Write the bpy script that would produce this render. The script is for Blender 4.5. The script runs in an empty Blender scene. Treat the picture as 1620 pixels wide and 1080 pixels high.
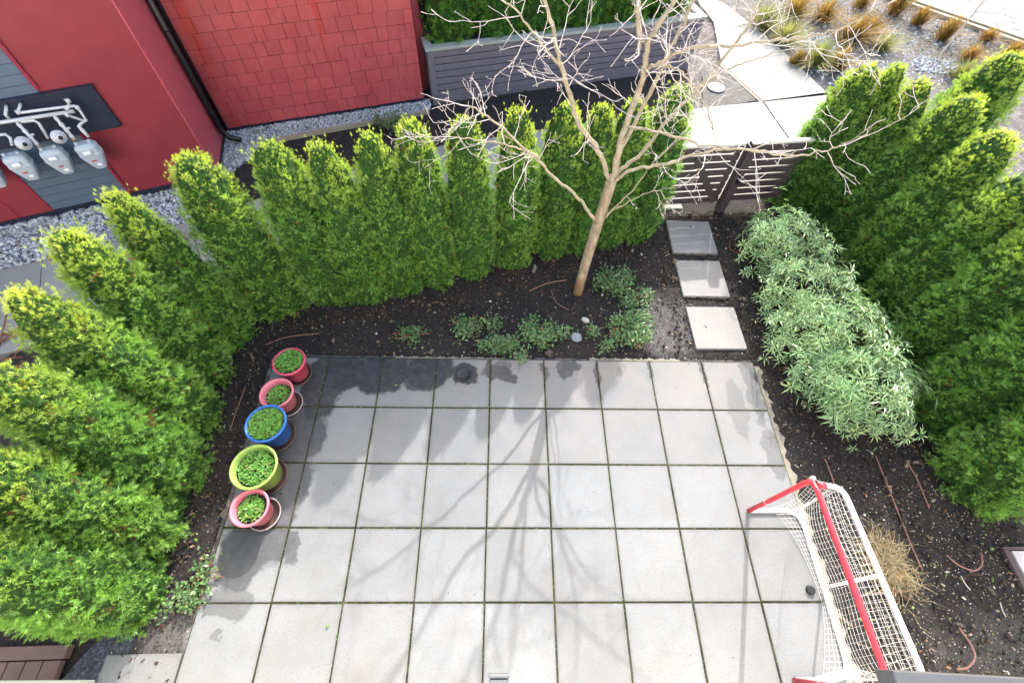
import bpy, math, random
import numpy as np
from mathutils import Vector, Matrix
rnd = random.Random(7)
rng = np.random.default_rng(11)
SC = bpy.context.scene
COL = SC.collection
R = math.radians

# ------------------------------------------------------------------ camera
CAM = np.array([.1097, -2.6603, 4.6243]); FPX = 733.9          # focal length in photo pixels (1620 wide)
PITCH, ROLL, YAW = 1.0102, .0526, -.0473
_cy, _sy = math.cos(YAW), math.sin(YAW)
CF = np.array([-_sy*math.cos(PITCH), _cy*math.cos(PITCH), -math.sin(PITCH)])
_r = np.array([_cy, _sy, 0.]); _u = np.cross(_r, CF)
CR = math.cos(ROLL)*_r + math.sin(ROLL)*_u
CU = -math.sin(ROLL)*_r + math.cos(ROLL)*_u
cd = bpy.data.cameras.new('camera'); cam = bpy.data.objects.new('camera', cd); COL.objects.link(cam)
cd.sensor_width = 36; cd.lens = FPX/1620*36; cd.clip_start = .05; cd.clip_end = 500
M = Matrix(((CR[0], CU[0], -CF[0], CAM[0]), (CR[1], CU[1], -CF[1], CAM[1]), (CR[2], CU[2], -CF[2], CAM[2]), (0, 0, 0, 1)))
cam.matrix_world = M
SC.camera = cam

# ------------------------------------------------------------------ light
SUN_EL = R(35.5); SUN_AZ = math.atan2(.295, .955)              # towards the sun: beyond the garden, a little to the right
w = bpy.data.worlds.new('World'); SC.world = w; w.use_nodes = True
nt = w.node_tree
sky = nt.nodes.new('ShaderNodeTexSky'); sky.sky_type = 'NISHITA'; sky.sun_disc = False
sky.sun_elevation = SUN_EL; sky.sun_rotation = SUN_AZ; sky.dust_density = 6.0; sky.air_density = 2.0; sky.ozone_density = 4.0
bg = nt.nodes['Background']; bg.inputs['Strength'].default_value = .15
nt.links.new(sky.outputs[0], bg.inputs['Color'])
sd = bpy.data.lights.new('sun', 'SUN'); sd.energy = 2.0; sd.angle = R(.6); sd.color = (1, .975, .94)
sun = bpy.data.objects.new('sun', sd); COL.objects.link(sun)
sdir = Vector((math.sin(SUN_AZ)*math.cos(SUN_EL), math.cos(SUN_AZ)*math.cos(SUN_EL), math.sin(SUN_EL)))
sun.rotation_euler = sdir.to_track_quat('Z', 'Y').to_euler(); sun.location = (6, 20, 14)
SC.cycles.diffuse_bounces = 8; SC.cycles.max_bounces = 14
SC.view_settings.view_transform = 'Standard'; SC.view_settings.look = 'None'
SC.view_settings.gamma = 1; SC.view_settings.use_curve_mapping = False
SC.view_settings.exposure = 2.2

# ------------------------------------------------------------------ measuring
def ray(x, y): return CF + CR*(x-810)/FPX + CU*(540-y)/FPX
def g(x, y, z=0.):
    """the place at height z that the photograph shows at (x, y)"""
    d = ray(x, y); t = (z-CAM[2])/d[2]; return CAM + t*d
def onplane(x, y, p, n):
    d = ray(x, y); n = np.array([n[0], n[1], 0.]); p = np.array([p[0], p[1], 0.]); t = ((p-CAM)@n)/(d@n); return CAM+t*d

# ------------------------------------------------------------------ object helpers
def tag(o, label=None, cat=None, group=None, kind=None):
    if label: o['label'] = label
    if cat: o['category'] = cat
    if group: o['group'] = group
    if kind: o['kind'] = kind
    return o
def empty(name, loc=(0, 0, 0), rz=0., label=None, cat=None, group=None):
    o = bpy.data.objects.new(name, None); COL.objects.link(o); o.location = [float(v) for v in loc]; o.rotation_euler = (0, 0, rz)
    o.empty_display_size = .1
    return tag(o, label, cat, group)
def link(name, me, parent=None, loc=None, rz=None):
    o = bpy.data.objects.new(name, me); COL.objects.link(o)
    if parent is not None: o.parent = parent
    if loc is not None: o.location = [float(v) for v in loc]
    if rz is not None: o.rotation_euler = (0, 0, rz)
    return o
class MB:
    def __init__(s): s.v = []; s.f = []; s.m = []; s.off = np.zeros(3)
    def add(s, vs, fs, mi=0):
        n = len(s.v); s.v += [tuple(float(c) for c in p) for p in vs]; s.f += [tuple(i+n for i in f) for f in fs]; s.m += [mi]*len(fs)
    def box(s, c, sx, sy, sz, ax=(1, 0), mi=0, bev=0.):
        """box centred at c with horizontal axis ax for its length sx"""
        ex = np.array([ax[0], ax[1], 0.]); ey = np.array([-ax[1], ax[0], 0.]); ez = np.array([0, 0, 1.]); c = np.array(c, float)
        s.obox(c, ex*sx/2, ey*sy/2, ez*sz/2, mi, bev)
    def obox(s, c, a, b, d, mi=0, bev=0.):
        c = np.array(c, float); a = np.array(a, float); b = np.array(b, float); d = np.array(d, float)
        if not bev:
            vs = [c+i*a+j*b+k*d for k in (-1, 1) for j in (-1, 1) for i in (-1, 1)]
            s.add(vs, [(0, 2, 3, 1), (4, 5, 7, 6), (0, 1, 5, 4), (2, 6, 7, 3), (0, 4, 6, 2), (1, 3, 7, 5)], mi); return
        la, lb, ld = (max(np.linalg.norm(q), 1e-6) for q in (a, b, d))
        fa, fb, fd = 1-min(bev/la, .9), 1-min(bev/lb, .9), 1-min(bev/ld, .9)
        vs = []
        for k, kk in ((-1, 1), (-fd, 0), (fd, 0), (1, 1)):
            ia, ib = (fa, fb) if kk else (1, 1)
            for i, j in ((-fa, -1), (fa, -1), (1, -fb), (1, fb), (fa, 1), (-fa, 1), (-1, fb), (-1, -fb)):
                if kk: i = max(-fa, min(fa, i)); j = max(-fb, min(fb, j))
                vs.append(c+i*a+j*b+k*d)
        fs = []
        for l in range(3):
            for q in range(8): fs.append((l*8+q, l*8+(q+1) % 8, l*8+8+(q+1) % 8, l*8+8+q))
        fs.append(tuple(range(7, -1, -1))); fs.append(tuple(range(24, 32)))
        s.add(vs, fs, mi)
    def tube(s, pts, rad, n=8, mi=0, cap=True):
        pts = [np.array(p, float) for p in pts]; k = len(pts)
        if not hasattr(rad, '__len__'): rad = [rad]*k
        vs = []; prev = None
        for i in range(k):
            t = pts[min(i+1, k-1)]-pts[max(i-1, 0)]; t = t/max(np.linalg.norm(t), 1e-9)
            if prev is None:
                a = np.cross(t, [0, 0, 1.]) if abs(t[2]) < .9 else np.cross(t, [1., 0, 0])
            else: a = prev-(prev@t)*t
            a = a/max(np.linalg.norm(a), 1e-9); prev = a; b = np.cross(t, a)
            for q in range(n):
                th = 2*math.pi*q/n; vs.append(pts[i]+rad[i]*(math.cos(th)*a+math.sin(th)*b))
        fs = [(i*n+q, i*n+(q+1) % n, (i+1)*n+(q+1) % n, (i+1)*n+q) for i in range(k-1) for q in range(n)]
        if cap: fs.append(tuple(range(n-1, -1, -1))); fs.append(tuple(range((k-1)*n, k*n)))
        s.add(vs, fs, mi)
    def lathe(s, prof, n=32, c=(0, 0, 0), mi=0, closed=False):
        c = np.array(c, float); k = len(prof); vs = []
        for r, z in prof:
            for q in range(n):
                th = 2*math.pi*q/n; vs.append(c+[r*math.cos(th), r*math.sin(th), z])
        fs = [(i*n+q, i*n+(q+1) % n, (i+1)*n+(q+1) % n, (i+1)*n+q) for i in range(k-1) for q in range(n)]
        fs.append(tuple(range(n-1, -1, -1)))
        if not closed: fs.append(tuple(range((k-1)*n, k*n)))
        else: fs.append(tuple((k-1)*n+q for q in range(n)))
        s.add(vs, fs, mi)
    def prism(s, poly, z0, z1, mi=0):
        n = len(poly); vs = [(p[0], p[1], z0) for p in poly]+[(p[0], p[1], z1) for p in poly]
        ar = sum(poly[i][0]*poly[(i+1) % n][1]-poly[(i+1) % n][0]*poly[i][1] for i in range(n))
        if ar < 0: vs = vs[:n][::-1]+vs[n:][::-1]
        fs = [tuple(range(n-1, -1, -1)), tuple(range(n, 2*n))]+[(i, (i+1) % n, n+(i+1) % n, n+i) for i in range(n)]
        s.add(vs, fs, mi)
    def mesh(s, name, mats, smooth=False):
        me = bpy.data.meshes.new(name); me.from_pydata(s.v, [], s.f)
        for m in (mats if isinstance(mats, (list, tuple)) else [mats]): me.materials.append(m)
        me.polygons.foreach_set('material_index', s.m)
        if smooth: me.polygons.foreach_set('use_smooth', [True]*len(s.f))
        me.update(); return me
    def build(s, name, mats, parent=None, smooth=False, loc=None, rz=None):
        return link(name, s.mesh(name, mats, smooth), parent, loc, rz)
def npmesh(name, V, nper, mats, attr=None, midx=None):
    """quick mesh from an array of polygons with nper corners each (V: n*nper x 3, no shared corners)"""
    V = np.asarray(V, dtype=np.float32).reshape(-1, 3); nv = len(V); nf = nv//nper
    me = bpy.data.meshes.new(name); me.vertices.add(nv); me.vertices.foreach_set('co', V.ravel())
    me.loops.add(nv); me.loops.foreach_set('vertex_index', np.arange(nv, dtype=np.int32))
    me.polygons.add(nf); me.polygons.foreach_set('loop_start', np.arange(0, nv, nper, dtype=np.int32))
    for m in mats: me.materials.append(m)
    if midx is not None: me.polygons.foreach_set('material_index', np.asarray(midx, dtype=np.int32))
    if attr is not None:
        a = me.color_attributes.new('tint', 'FLOAT_COLOR', 'POINT')
        c = np.ones((nv, 4), dtype=np.float32); c[:, :3] = attr; a.data.foreach_set('color', c.ravel())
    me.update(calc_edges=True); me.validate(); return me

# ------------------------------------------------------------------ materials
class NB:
    """small node builder"""
    def __init__(s, name):
        s.mat = bpy.data.materials.new(name); s.mat.use_nodes = True; s.t = s.mat.node_tree; s.b = s.t.nodes['Principled BSDF']
        s.out = s.t.nodes['Material Output']
    def n(s, typ, **kw):
        x = s.t.nodes.new(typ)
        for k, v in kw.items():
            if k.startswith('i_'): s.set(x, k[2:], v)
            else: setattr(x, k, v)
        return x
    def set(s, node, k, v):
        k = int(k) if k.isdigit() else k
        inp = node.inputs[k]
        if isinstance(v, bpy.types.NodeSocket): s.t.links.new(v, inp)
        else: inp.default_value = v
    def coord(s, kind='Object'): return s.n('ShaderNodeTexCoord').outputs[kind]
    def pos(s): return s.n('ShaderNodeNewGeometry').outputs['Position']
    def noise(s, vec, scale, detail=4., rough=.55, dist=0.):
        x = s.n('ShaderNodeTexNoise'); s.t.links.new(vec, x.inputs['Vector'])
        x.inputs['Scale'].default_value = scale; x.inputs['Detail'].default_value = detail; x.inputs['Roughness'].default_value = rough; x.inputs['Distortion'].default_value = dist
        return x.outputs['Fac']
    def ramp(s, fac, stops, interp='LINEAR'):
        x = s.n('ShaderNodeValToRGB'); s.t.links.new(fac, x.inputs[0]); cr = x.color_ramp; cr.interpolation = interp
        while len(cr.elements) < len(stops): cr.elements.new(.5)
        for e, (p, c) in zip(cr.elements, stops):
            e.position = p; e.color = (c, c, c, 1) if not hasattr(c, '__len__') else (*c, 1)
        return x.outputs[0]
    def mix(s, fac, a, b, mode='MIX'):
        x = s.n('ShaderNodeMix', data_type='RGBA', blend_type=mode)
        for k, v in ((0, fac), (6, a), (7, b)):
            if isinstance(v, bpy.types.NodeSocket): s.t.links.new(v, x.inputs[k])
            else: x.inputs[k].default_value = v if not hasattr(v, '__len__') else (*v, 1)
        return x.outputs[2]
    def math(s, op, a, b=None, c=None, clamp=False):
        x = s.n('ShaderNodeMath', operation=op); x.use_clamp = clamp
        for k, v in enumerate((a, b, c)):
            if v is None: continue
            if isinstance(v, bpy.types.NodeSocket): s.t.links.new(v, x.inputs[k])
            else: x.inputs[k].default_value = v
        return x.outputs[0]
    def bump(s, h, strength=.3, dist=.01):
        x = s.n('ShaderNodeBump'); s.t.links.new(h, x.inputs['Height']); x.inputs['Strength'].default_value = strength; x.inputs['Distance'].default_value = dist
        s.t.links.new(x.outputs[0], s.b.inputs['Normal'])
    def base(s, c, rough=.6, spec=.35):
        s.set(s.b, 'Base Color', c if isinstance(c, bpy.types.NodeSocket) else (*c, 1)); s.set(s.b, 'Roughness', rough); s.set(s.b, 'Specular IOR Level', spec)
        return s.mat
def paint(name, c, rough=.5, spec=.35, var=.12, scale=9., bump=.05, dirt=None, metal=0., soiled=False):
    b = NB(name); v = b.coord('Object'); f = b.noise(v, scale, 6, .65)
    c = np.array(c); col = b.ramp(f, [(.3, tuple(c*(1-var))), (.7, tuple(np.minimum(c*(1+var), 1)))])
    f2 = b.noise(v, scale*14, 2, .5)
    sp = b.ramp(f2, [(.70, 0.), (.76, 1.)])
    col = b.mix(b.math('MULTIPLY', sp, .25), col, tuple(np.minimum(c*1.5+.06, 1)) if dirt is None else dirt)
    if soiled:
        sz = b.n('ShaderNodeSeparateXYZ'); b.t.links.new(v, sz.inputs[0])
        m = b.math('MULTIPLY', b.ramp(b.math('ADD', b.math('MULTIPLY', sz.outputs[2], 2.2), b.math('MULTIPLY', b.noise(v, 26, 5, .7), .55)), [(.30, 1.), (.62, .12)]), .75)
        col = b.mix(b.math('MULTIPLY', m, b.ramp(b.noise(v, 60, 4, .7), [(.35, .3), (.65, 1.)])), col, (.10, .075, .06))
    b.base(col, rough, spec); b.set(b.b, 'Metallic', metal)
    if bump: b.bump(b.noise(v, scale*10, 3), bump, .004)
    return b.mat

def concrete(name, c, stains_and_patches=(), rough=.82, pos=True):
    b = NB(name); P = b.pos(); c = np.array(c)
    big = b.noise(P, 1.3, 5, .6); fine = b.noise(P, 60, 3, .6); mid = b.noise(P, 8, 5, .65)
    col = b.ramp(big, [(.3, tuple(c*.86)), (.7, tuple(c*1.1))])
    col = b.mix(b.math('MULTIPLY', b.ramp(mid, [(.45, 0.), (.75, 1.)]), .32), col, tuple(c*np.array([.98, .82, .72])))
    col = b.mix(b.math('MULTIPLY', b.ramp(b.noise(P, 3.1, 6, .7), [(.5, 0.), (.62, .6), (.75, 1.)]), .22), col, tuple(c*np.array([.75, .72, .7])))
    oi = b.n('ShaderNodeObjectInfo').outputs['Random']
    col = b.mix(1., col, b.ramp(oi, [(0., (.93, .93, .94)), (.5, (1., .985, .97)), (1., (1.04, 1.05, 1.06))]), 'MULTIPLY')
    col = b.mix(b.math('MULTIPLY', b.ramp(fine, [(.35, 1.), (.5, 0.)]), .35), col, tuple(c*.6))
    if stains_and_patches:
        sy_ = b.n('ShaderNodeSeparateXYZ'); b.t.links.new(P, sy_.inputs[0])
        band = b.math('MULTIPLY', b.ramp(b.math('MULTIPLY_ADD', sy_.outputs[1], .5, 1., clamp=True), [(.25, 0.), (.95, 1.)]), b.ramp(b.noise(P, 2.6, 6, .65), [(.38, 0.), (.62, 1.)]))
        col = b.mix(b.math('MULTIPLY', band, .62), col, tuple(c*np.array([1.12, .92, .80])))
        so = b.n('ShaderNodeSeparateXYZ'); b.t.links.new(b.coord('Object'), so.inputs[0])
        ed = b.math('MAXIMUM', b.math('ABSOLUTE', so.outputs[0]), b.math('ABSOLUTE', so.outputs[1]))
        ed = b.math('ADD', ed, b.math('MULTIPLY_ADD', b.noise(P, 16, 5, .7), .07, -.035))
        col = b.mix(b.math('MULTIPLY', b.ramp(ed, [(.265, 0.), (.31, 1.)]), .42), col, tuple(c*np.array([.5, .48, .4])))
    rg = rough
    if stains_and_patches:
        wet = None  # strength of the stains and the other dark patches
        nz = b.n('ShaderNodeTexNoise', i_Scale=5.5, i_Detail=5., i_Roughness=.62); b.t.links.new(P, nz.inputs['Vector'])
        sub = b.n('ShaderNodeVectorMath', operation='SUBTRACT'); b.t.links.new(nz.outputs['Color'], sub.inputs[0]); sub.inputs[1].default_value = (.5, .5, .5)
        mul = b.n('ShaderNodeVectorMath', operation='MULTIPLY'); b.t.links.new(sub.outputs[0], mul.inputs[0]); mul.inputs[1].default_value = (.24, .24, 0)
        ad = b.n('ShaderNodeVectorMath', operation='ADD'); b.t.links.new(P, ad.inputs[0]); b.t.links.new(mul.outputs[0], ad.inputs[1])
        for (sx, sy, rx, ry, st) in stains_and_patches:
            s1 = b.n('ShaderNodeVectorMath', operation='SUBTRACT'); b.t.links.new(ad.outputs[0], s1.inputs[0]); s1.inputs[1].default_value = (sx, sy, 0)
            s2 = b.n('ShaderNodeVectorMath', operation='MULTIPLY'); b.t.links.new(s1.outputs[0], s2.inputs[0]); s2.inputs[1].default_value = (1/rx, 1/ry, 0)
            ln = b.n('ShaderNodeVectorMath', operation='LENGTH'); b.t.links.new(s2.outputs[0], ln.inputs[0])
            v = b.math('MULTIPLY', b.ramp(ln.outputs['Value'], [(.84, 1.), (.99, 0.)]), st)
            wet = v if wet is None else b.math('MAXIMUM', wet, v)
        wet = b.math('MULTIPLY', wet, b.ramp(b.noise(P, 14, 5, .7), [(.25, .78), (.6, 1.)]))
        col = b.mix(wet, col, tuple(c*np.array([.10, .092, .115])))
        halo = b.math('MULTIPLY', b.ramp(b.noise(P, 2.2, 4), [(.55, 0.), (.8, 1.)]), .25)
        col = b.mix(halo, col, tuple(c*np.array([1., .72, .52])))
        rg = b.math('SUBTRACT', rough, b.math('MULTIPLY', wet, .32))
    b.base(col, rg, .3); b.bump(fine, .12, .003)
    return b.mat

def leafmat(name, dark, light, brown=(.16, .07, .02), transl=.3, rough=.5, spec=.3, bthr=.975, top=None):
    """tint attribute: r = spray random, g = 0 at the foot and 1 at the tip, b = height in the plant"""
    b = NB(name); a = b.n('ShaderNodeVertexColor', layer_name='tint'); s = b.n('ShaderNodeSeparateColor'); b.t.links.new(a.outputs[0], s.inputs[0])
    r_, g_, h_ = s.outputs[0], s.outputs[1], s.outputs[2]
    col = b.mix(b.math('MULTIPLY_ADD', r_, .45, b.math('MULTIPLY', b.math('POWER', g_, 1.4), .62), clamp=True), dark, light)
    if top is not None: col = b.mix(b.math('MULTIPLY', b.ramp(h_, [(.66, 0.), (1., 1.)]), b.math('MULTIPLY_ADD', g_, .55, .25), clamp=True), col, top)  # yellow towards the crown top: sunlight put into the leaf colour
    plant_rand = b.n('ShaderNodeObjectInfo').outputs['Random']  # random tone for each plant object
    col = b.mix(1., col, b.ramp(plant_rand, [(0., (.88, .93, .9)), (1., (1.1, 1.04, 1.)),]), 'MULTIPLY')
    col = b.mix(b.ramp(r_, [(bthr, 0.), (bthr+.005, 1.)]), col, brown)
    b.base(col, rough, spec)
    tr = b.n('ShaderNodeBsdfTranslucent'); b.t.links.new(b.mix(1., col, (1.25, 1.3, .7), 'MULTIPLY'), tr.inputs['Color'])
    mx = b.n('ShaderNodeMixShader', i_0=transl); b.t.links.new(b.b.outputs[0], mx.inputs[1]); b.t.links.new(tr.outputs[0], mx.inputs[2]); b.t.links.new(mx.outputs[0], b.out.inputs['Surface'])
    return b.mat

STAINS_AND_PATCHES = [(-1.62, -.18, .26, .24, 1), (-1.22, -.19, .33, .3, 1), (-1.83, -.36, .22, .5, .95), (-1.3, -.1, .5, .14, .75), (-.72, -.16, .28, .26, 1), (-.6, -.1, .22, .2, 1), (-.85, -.28, .14, .14, .9), (-.29, -.2, .17, .16, 1),
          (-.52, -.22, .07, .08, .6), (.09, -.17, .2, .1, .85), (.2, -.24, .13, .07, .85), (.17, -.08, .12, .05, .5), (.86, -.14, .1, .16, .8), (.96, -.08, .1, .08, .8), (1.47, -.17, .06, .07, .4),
          (-1.95, -.95, .3, .3, .8), (-1.93, -1.4, .24, .3, .7), (-1.97, -1.72, .2, .2, .6), (-1.9, -.62, .26, .2, .7),  # dark patches just right of the pots
          (-2.2, -2.05, .24, .36, .72), (-1.95, -1.98, .24, .2, .68), (-2.2, -2.45, .24, .13, .45), (-1.77, -2.0, .09, .16, .6), (-2.22, -2.7, .06, .05, .4), (2.72, -.6, .1, .4, .3), (2.95, -.35, .09, .5, .42), (2.96, -1.1, .1, .3, .4)]  # the last entries are dark strips along the right edge
for k in range(1, 10): STAINS_AND_PATCHES.append(((k-3)*.61+.0, -.08-.06*(k*7 % 3), .035, .13+.03*(k % 4), .8))
MAT = {}
MAT['paver'] = concrete('paver_concrete', (.161, .168, .176), STAINS_AND_PATCHES)
MAT['stone'] = concrete('step_concrete', (.21, .203, .2))
MAT['path'] = concrete('path_concrete', (.215, .21, .205))
MAT['curb'] = concrete('curb_concrete', (.3, .26, .2))
MAT['mortar'] = concrete('mortar_crust', (.18, .165, .135))
MAT['red'] = paint('red_panel_paint', (.225, .031, .039), .45, .25, .10, 3.)
MAT['redtrim'] = paint('red_trim_paint', (.42, .078, .10), .42, .3, .08, 4.)
MAT['redline'] = paint('dark_red_trim', (.24, .02, .04), .45, .3, .08, 4.)
MAT['gapshade'] = paint('dark_gap_shade', (.03, .008, .01), .9, .1, .1, 8.)  # dark sheet whose colour draws contact-shadow lines in the shingle gaps
MAT['blue'] = paint('blue_grey_siding', (.085, .115, .165), .5, .35, .1, 5.)
MAT['navy'] = paint('navy_flashing', (.016, .02, .038), .45, .3, .15, 8.)
MAT['black'] = paint('black_pipe_paint', (.011, .01, .013), .35, .4, .1, 8.)
MAT['planter'] = paint('grey_purple_boards', (.165, .14, .175), .5, .3, .12, 7.)
MAT['cap'] = paint('grey_cap_paint', (.33, .33, .31), .55, .3, .1, 7.)
MAT['gate'] = paint('dark_brown_stain', (.058, .047, .052), .5, .3, .15, 8.)
MAT['sunlit_gatecap'] = paint('sunlit_rail_top', (.5, .49, .47), .5, .3, .1, 8.)  # pale colour paints the sunlit look onto the rail tops
MAT['meter'] = paint('grey_meter_enamel', (.36, .4, .45), .45, .4, .06, 12.)
MAT['pipe'] = paint('grey_pipe_paint', (.47, .46, .49), .4, .4, .08, 14.)
MAT['brass'] = paint('brass_fitting', (.4, .25, .14), .4, .5, .1, 20., metal=.6)
MAT['whitelabel'] = paint('white_label', (.75, .75, .73), .4, .3, .03, 10., 0)
MAT['redink'] = paint('red_print', (.6, .05, .06), .5, .3, .03, 10., 0)
MAT['blackdot'] = paint('black_rubber', (.012, .012, .013), .5, .3, .1, 20.)
MAT['pink'] = paint('pink_plastic', (.5, .06, .12), .42, .4, .08, 9., soiled=True)
MAT['pinkpale'] = paint('pale_pink_plastic', (.58, .15, .2), .45, .4, .08, 9., soiled=True)
MAT['bluepot'] = paint('blue_glaze', (.018, .12, .42), .3, .5, .15, 9., soiled=True)
MAT['greenpot'] = paint('lime_plastic', (.24, .36, .075), .42, .4, .06, 9., soiled=True)
MAT['saucer'] = paint('brown_saucer_plastic', (.075, .045, .04), .5, .35, .1, 9.)
MAT['saucerrim'] = paint('pale_saucer_plastic', (.27, .23, .235), .45, .35, .1, 9.)
MAT['goalred'] = paint('red_powder_coat', (.52, .03, .045), .32, .45, .06, 20.)
MAT['goalwhite'] = paint('white_powder_coat', (.6, .6, .61), .32, .45, .03, 20.)
MAT['net'] = paint('white_net_cord', (.6, .59, .57), .8, .2, .06, 20., 0)
MAT['puck'] = paint('black_puck_rubber', (.014, .014, .016), .55, .3, .1, 30.)
MAT['lid'] = paint('dark_lid_iron', (.018, .018, .02), .5, .35, .2, 25.)
MAT['capgrey'] = paint('grey_plastic_cap', (.2, .21, .25), .55, .3, .15, 30.)
MAT['grate'] = paint('pale_grate_plastic', (.2, .2, .19), .5, .3, .1, 25.)
MAT['hose'] = paint('brown_drip_tube', (.21, .105, .08), .5, .35, .12, 20.)
MAT['cable'] = paint('dark_root', (.05, .03, .025), .7, .2, .2, 20.)
MAT['rock'] = concrete('grey_rock', (.42, .41, .39))
MAT['deck'] = paint('brown_deck_boards', (.10, .062, .055), .6, .25, .15, 9.)
MAT['timber'] = paint('dark_timber_edging', (.07, .048, .05), .65, .25, .2, 9.)
MAT['nb'] = concrete('neighbour_slab', (.44, .40, .42))
MAT['ledge'] = paint('dark_grey_metal', (.055, .056, .062), .35, .45, .06, 10.)
MAT['sill'] = paint('pale_green_grey_sill', (.12, .14, .125), .5, .3, .06, 10.)
MAT['facade'] = paint('bounce_render', (.80, .79, .77), .7, .25, .05, 2.)  # whitened so the unseen walls bounce more sunlight
MAT['lampbody'] = paint('grey_fixture', (.1, .105, .115), .45, .35, .06, 10.)
MAT['joint'] = None
def simple_noise(name, stops, scale, rough=.9, bump=.5, bscale=None, bd=.02, detail=6., spec=.2):
    b = NB(name); P = b.pos(); b.base(b.ramp(b.noise(P, scale, detail, .7), stops), rough, spec); b.bump(b.noise(P, bscale or scale*2, 5, .7), bump, bd); return b.mat
MAT['joint'] = simple_noise('mossy_joint', [(.35, (.012, .010, .009)), (.52, (.03, .03, .014)), (.68, (.075, .07, .03))], 7., .95)
# garden soil: dark wet mulch; the trodden strip by the steps is a paler, drier crust
b = NB('dark_mulch'); P = b.pos()
soil = b.ramp(b.noise(P, 45, 6, .75), [(.3, (.011, .009, .009)), (.55, (.030, .025, .025)), (.75, (.07, .058, .056))])
dry = b.ramp(b.noise(P, 60, 5, .7), [(.3, (.06, .055, .055)), (.7, (.15, .14, .135))])
def blob(b, P, x, y, rx, ry, e0=.55, e1=1.05):
    nz = b.n('ShaderNodeTexNoise', i_Scale=2.5, i_Detail=6.); b.t.links.new(P, nz.inputs['Vector'])
    s0 = b.n('ShaderNodeVectorMath', operation='MULTIPLY_ADD'); b.t.links.new(nz.outputs['Color'], s0.inputs[0]); s0.inputs[1].default_value = (.6, .6, 0); s0.inputs[2].default_value = (-.3-x, -.3-y, 0)
    ad = b.n('ShaderNodeVectorMath', operation='ADD'); b.t.links.new(s0.outputs[0], ad.inputs[0]); b.t.links.new(P, ad.inputs[1])
    ml = b.n('ShaderNodeVectorMath', operation='MULTIPLY'); b.t.links.new(ad.outputs[0], ml.inputs[0]); ml.inputs[1].default_value = (1/rx, 1/ry, 0)
    ln = b.n('ShaderNodeVectorMath', operation='LENGTH'); b.t.links.new(ml.outputs[0], ln.inputs[0])
    return b.ramp(ln.outputs['Value'], [(e0, 1.), (e1 if e1 < 1 else 1., 0.)])
m1 = b.math('MAXIMUM', blob(b, P, 2.15, .5, .55, .6), blob(b, P, -2.62, -2.7, .3, .4))
m1 = b.math('MAXIMUM', m1, b.math('MULTIPLY', blob(b, P, 4.5, -2.85, .8, .35), .6))
soil = b.mix(b.math('MULTIPLY', m1, .8), soil, dry)
b.base(soil, .92, .2); b.bump(b.noise(P, 70, 5, .75), .8, .02); MAT['soil'] = b.mat
MAT['earth'] = simple_noise('far_ground', [(.35, (.05, .045, .045)), (.55, (.11, .1, .1)), (.75, (.24, .22, .21))], 9., .95, .6)
MAT['dirtpath'] = simple_noise('light_gravel_soil', [(.35, (.2, .18, .15)), (.7, (.42, .39, .35))], 30., .95, .6)
MAT['darkdirt'] = simple_noise('grey_dry_soil', [(.35, (.05, .047, .045)), (.7, (.17, .16, .15))], 30., .95, .6)
MAT['darkgrav'] = simple_noise('dark_gravel', [(.35, (.02, .022, .03)), (.55, (.06, .065, .085)), (.75, (.2, .21, .25))], 45., .85, .9)
MAT['road'] = simple_noise('pale_worn_road', [(.3, (.1, .1, .1)), (.6, (.2, .2, .2))], 6., .85, .5)
MAT['gravbase'] = simple_noise('gravel_bed', [(.35, (.05, .05, .055)), (.7, (.2, .2, .21))], 40., .95)
# shingles: painted cedar with faint grain, pale chalking painted in place of window glare, and rusty drips below the nails
b = NB('red_shingle_paint'); P = b.pos(); oi = b.n('ShaderNodeObjectInfo').outputs['Random']
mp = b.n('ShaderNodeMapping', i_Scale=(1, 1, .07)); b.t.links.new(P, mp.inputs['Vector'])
c0 = b.ramp(b.noise(P, 2.2, 5, .6), [(.3, (.37, .056, .062)), (.7, (.47, .09, .096))])
c0 = b.mix(1., c0, b.ramp(oi, [(0., (.92, .91, .92)), (1., (1.06, 1.06, 1.06))]), 'MULTIPLY')
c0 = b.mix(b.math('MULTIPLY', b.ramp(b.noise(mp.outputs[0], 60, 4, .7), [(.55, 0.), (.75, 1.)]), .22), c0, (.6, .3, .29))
c0 = b.mix(b.math('MULTIPLY', b.ramp(b.noise(mp.outputs[0], 3.2, 3, .5), [(.62, 0.), (.68, 1.)]), .55), c0, (.42, .03, .015))
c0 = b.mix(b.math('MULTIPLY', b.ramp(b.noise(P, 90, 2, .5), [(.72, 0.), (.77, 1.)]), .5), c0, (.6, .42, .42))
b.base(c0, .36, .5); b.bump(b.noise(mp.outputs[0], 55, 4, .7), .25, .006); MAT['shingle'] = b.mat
# bark
b = NB('grey_brown_bark'); v = b.coord('Object'); mp = b.n('ShaderNodeMapping', i_Scale=(1, 1, .25)); b.t.links.new(v, mp.inputs['Vector'])
c0 = b.ramp(b.noise(mp.outputs[0], 22, 6, .7), [(.3, (.12, .08, .05)), (.5, (.26, .2, .135)), (.7, (.36, .32, .25))])
mp2 = b.n('ShaderNodeMapping', i_Scale=(1.5, 1.5, 9.)); b.t.links.new(v, mp2.inputs['Vector'])
c0 = b.mix(b.math('MULTIPLY', b.ramp(b.noise(mp2.outputs[0], 2.4, 4, .6), [(.6, 0.), (.66, 1.), (.72, 0.)]), .7), c0, (.10, .05, .03))
szb = b.n('ShaderNodeSeparateXYZ'); b.t.links.new(v, szb.inputs[0])
c0 = b.mix(b.math('MULTIPLY', b.ramp(b.math('ADD', szb.outputs[2], b.math('MULTIPLY', b.noise(v, 9, 4), .3)), [(.30, 1.), (.56, 0.)]), .75), c0, (.17, .085, .035))
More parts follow.
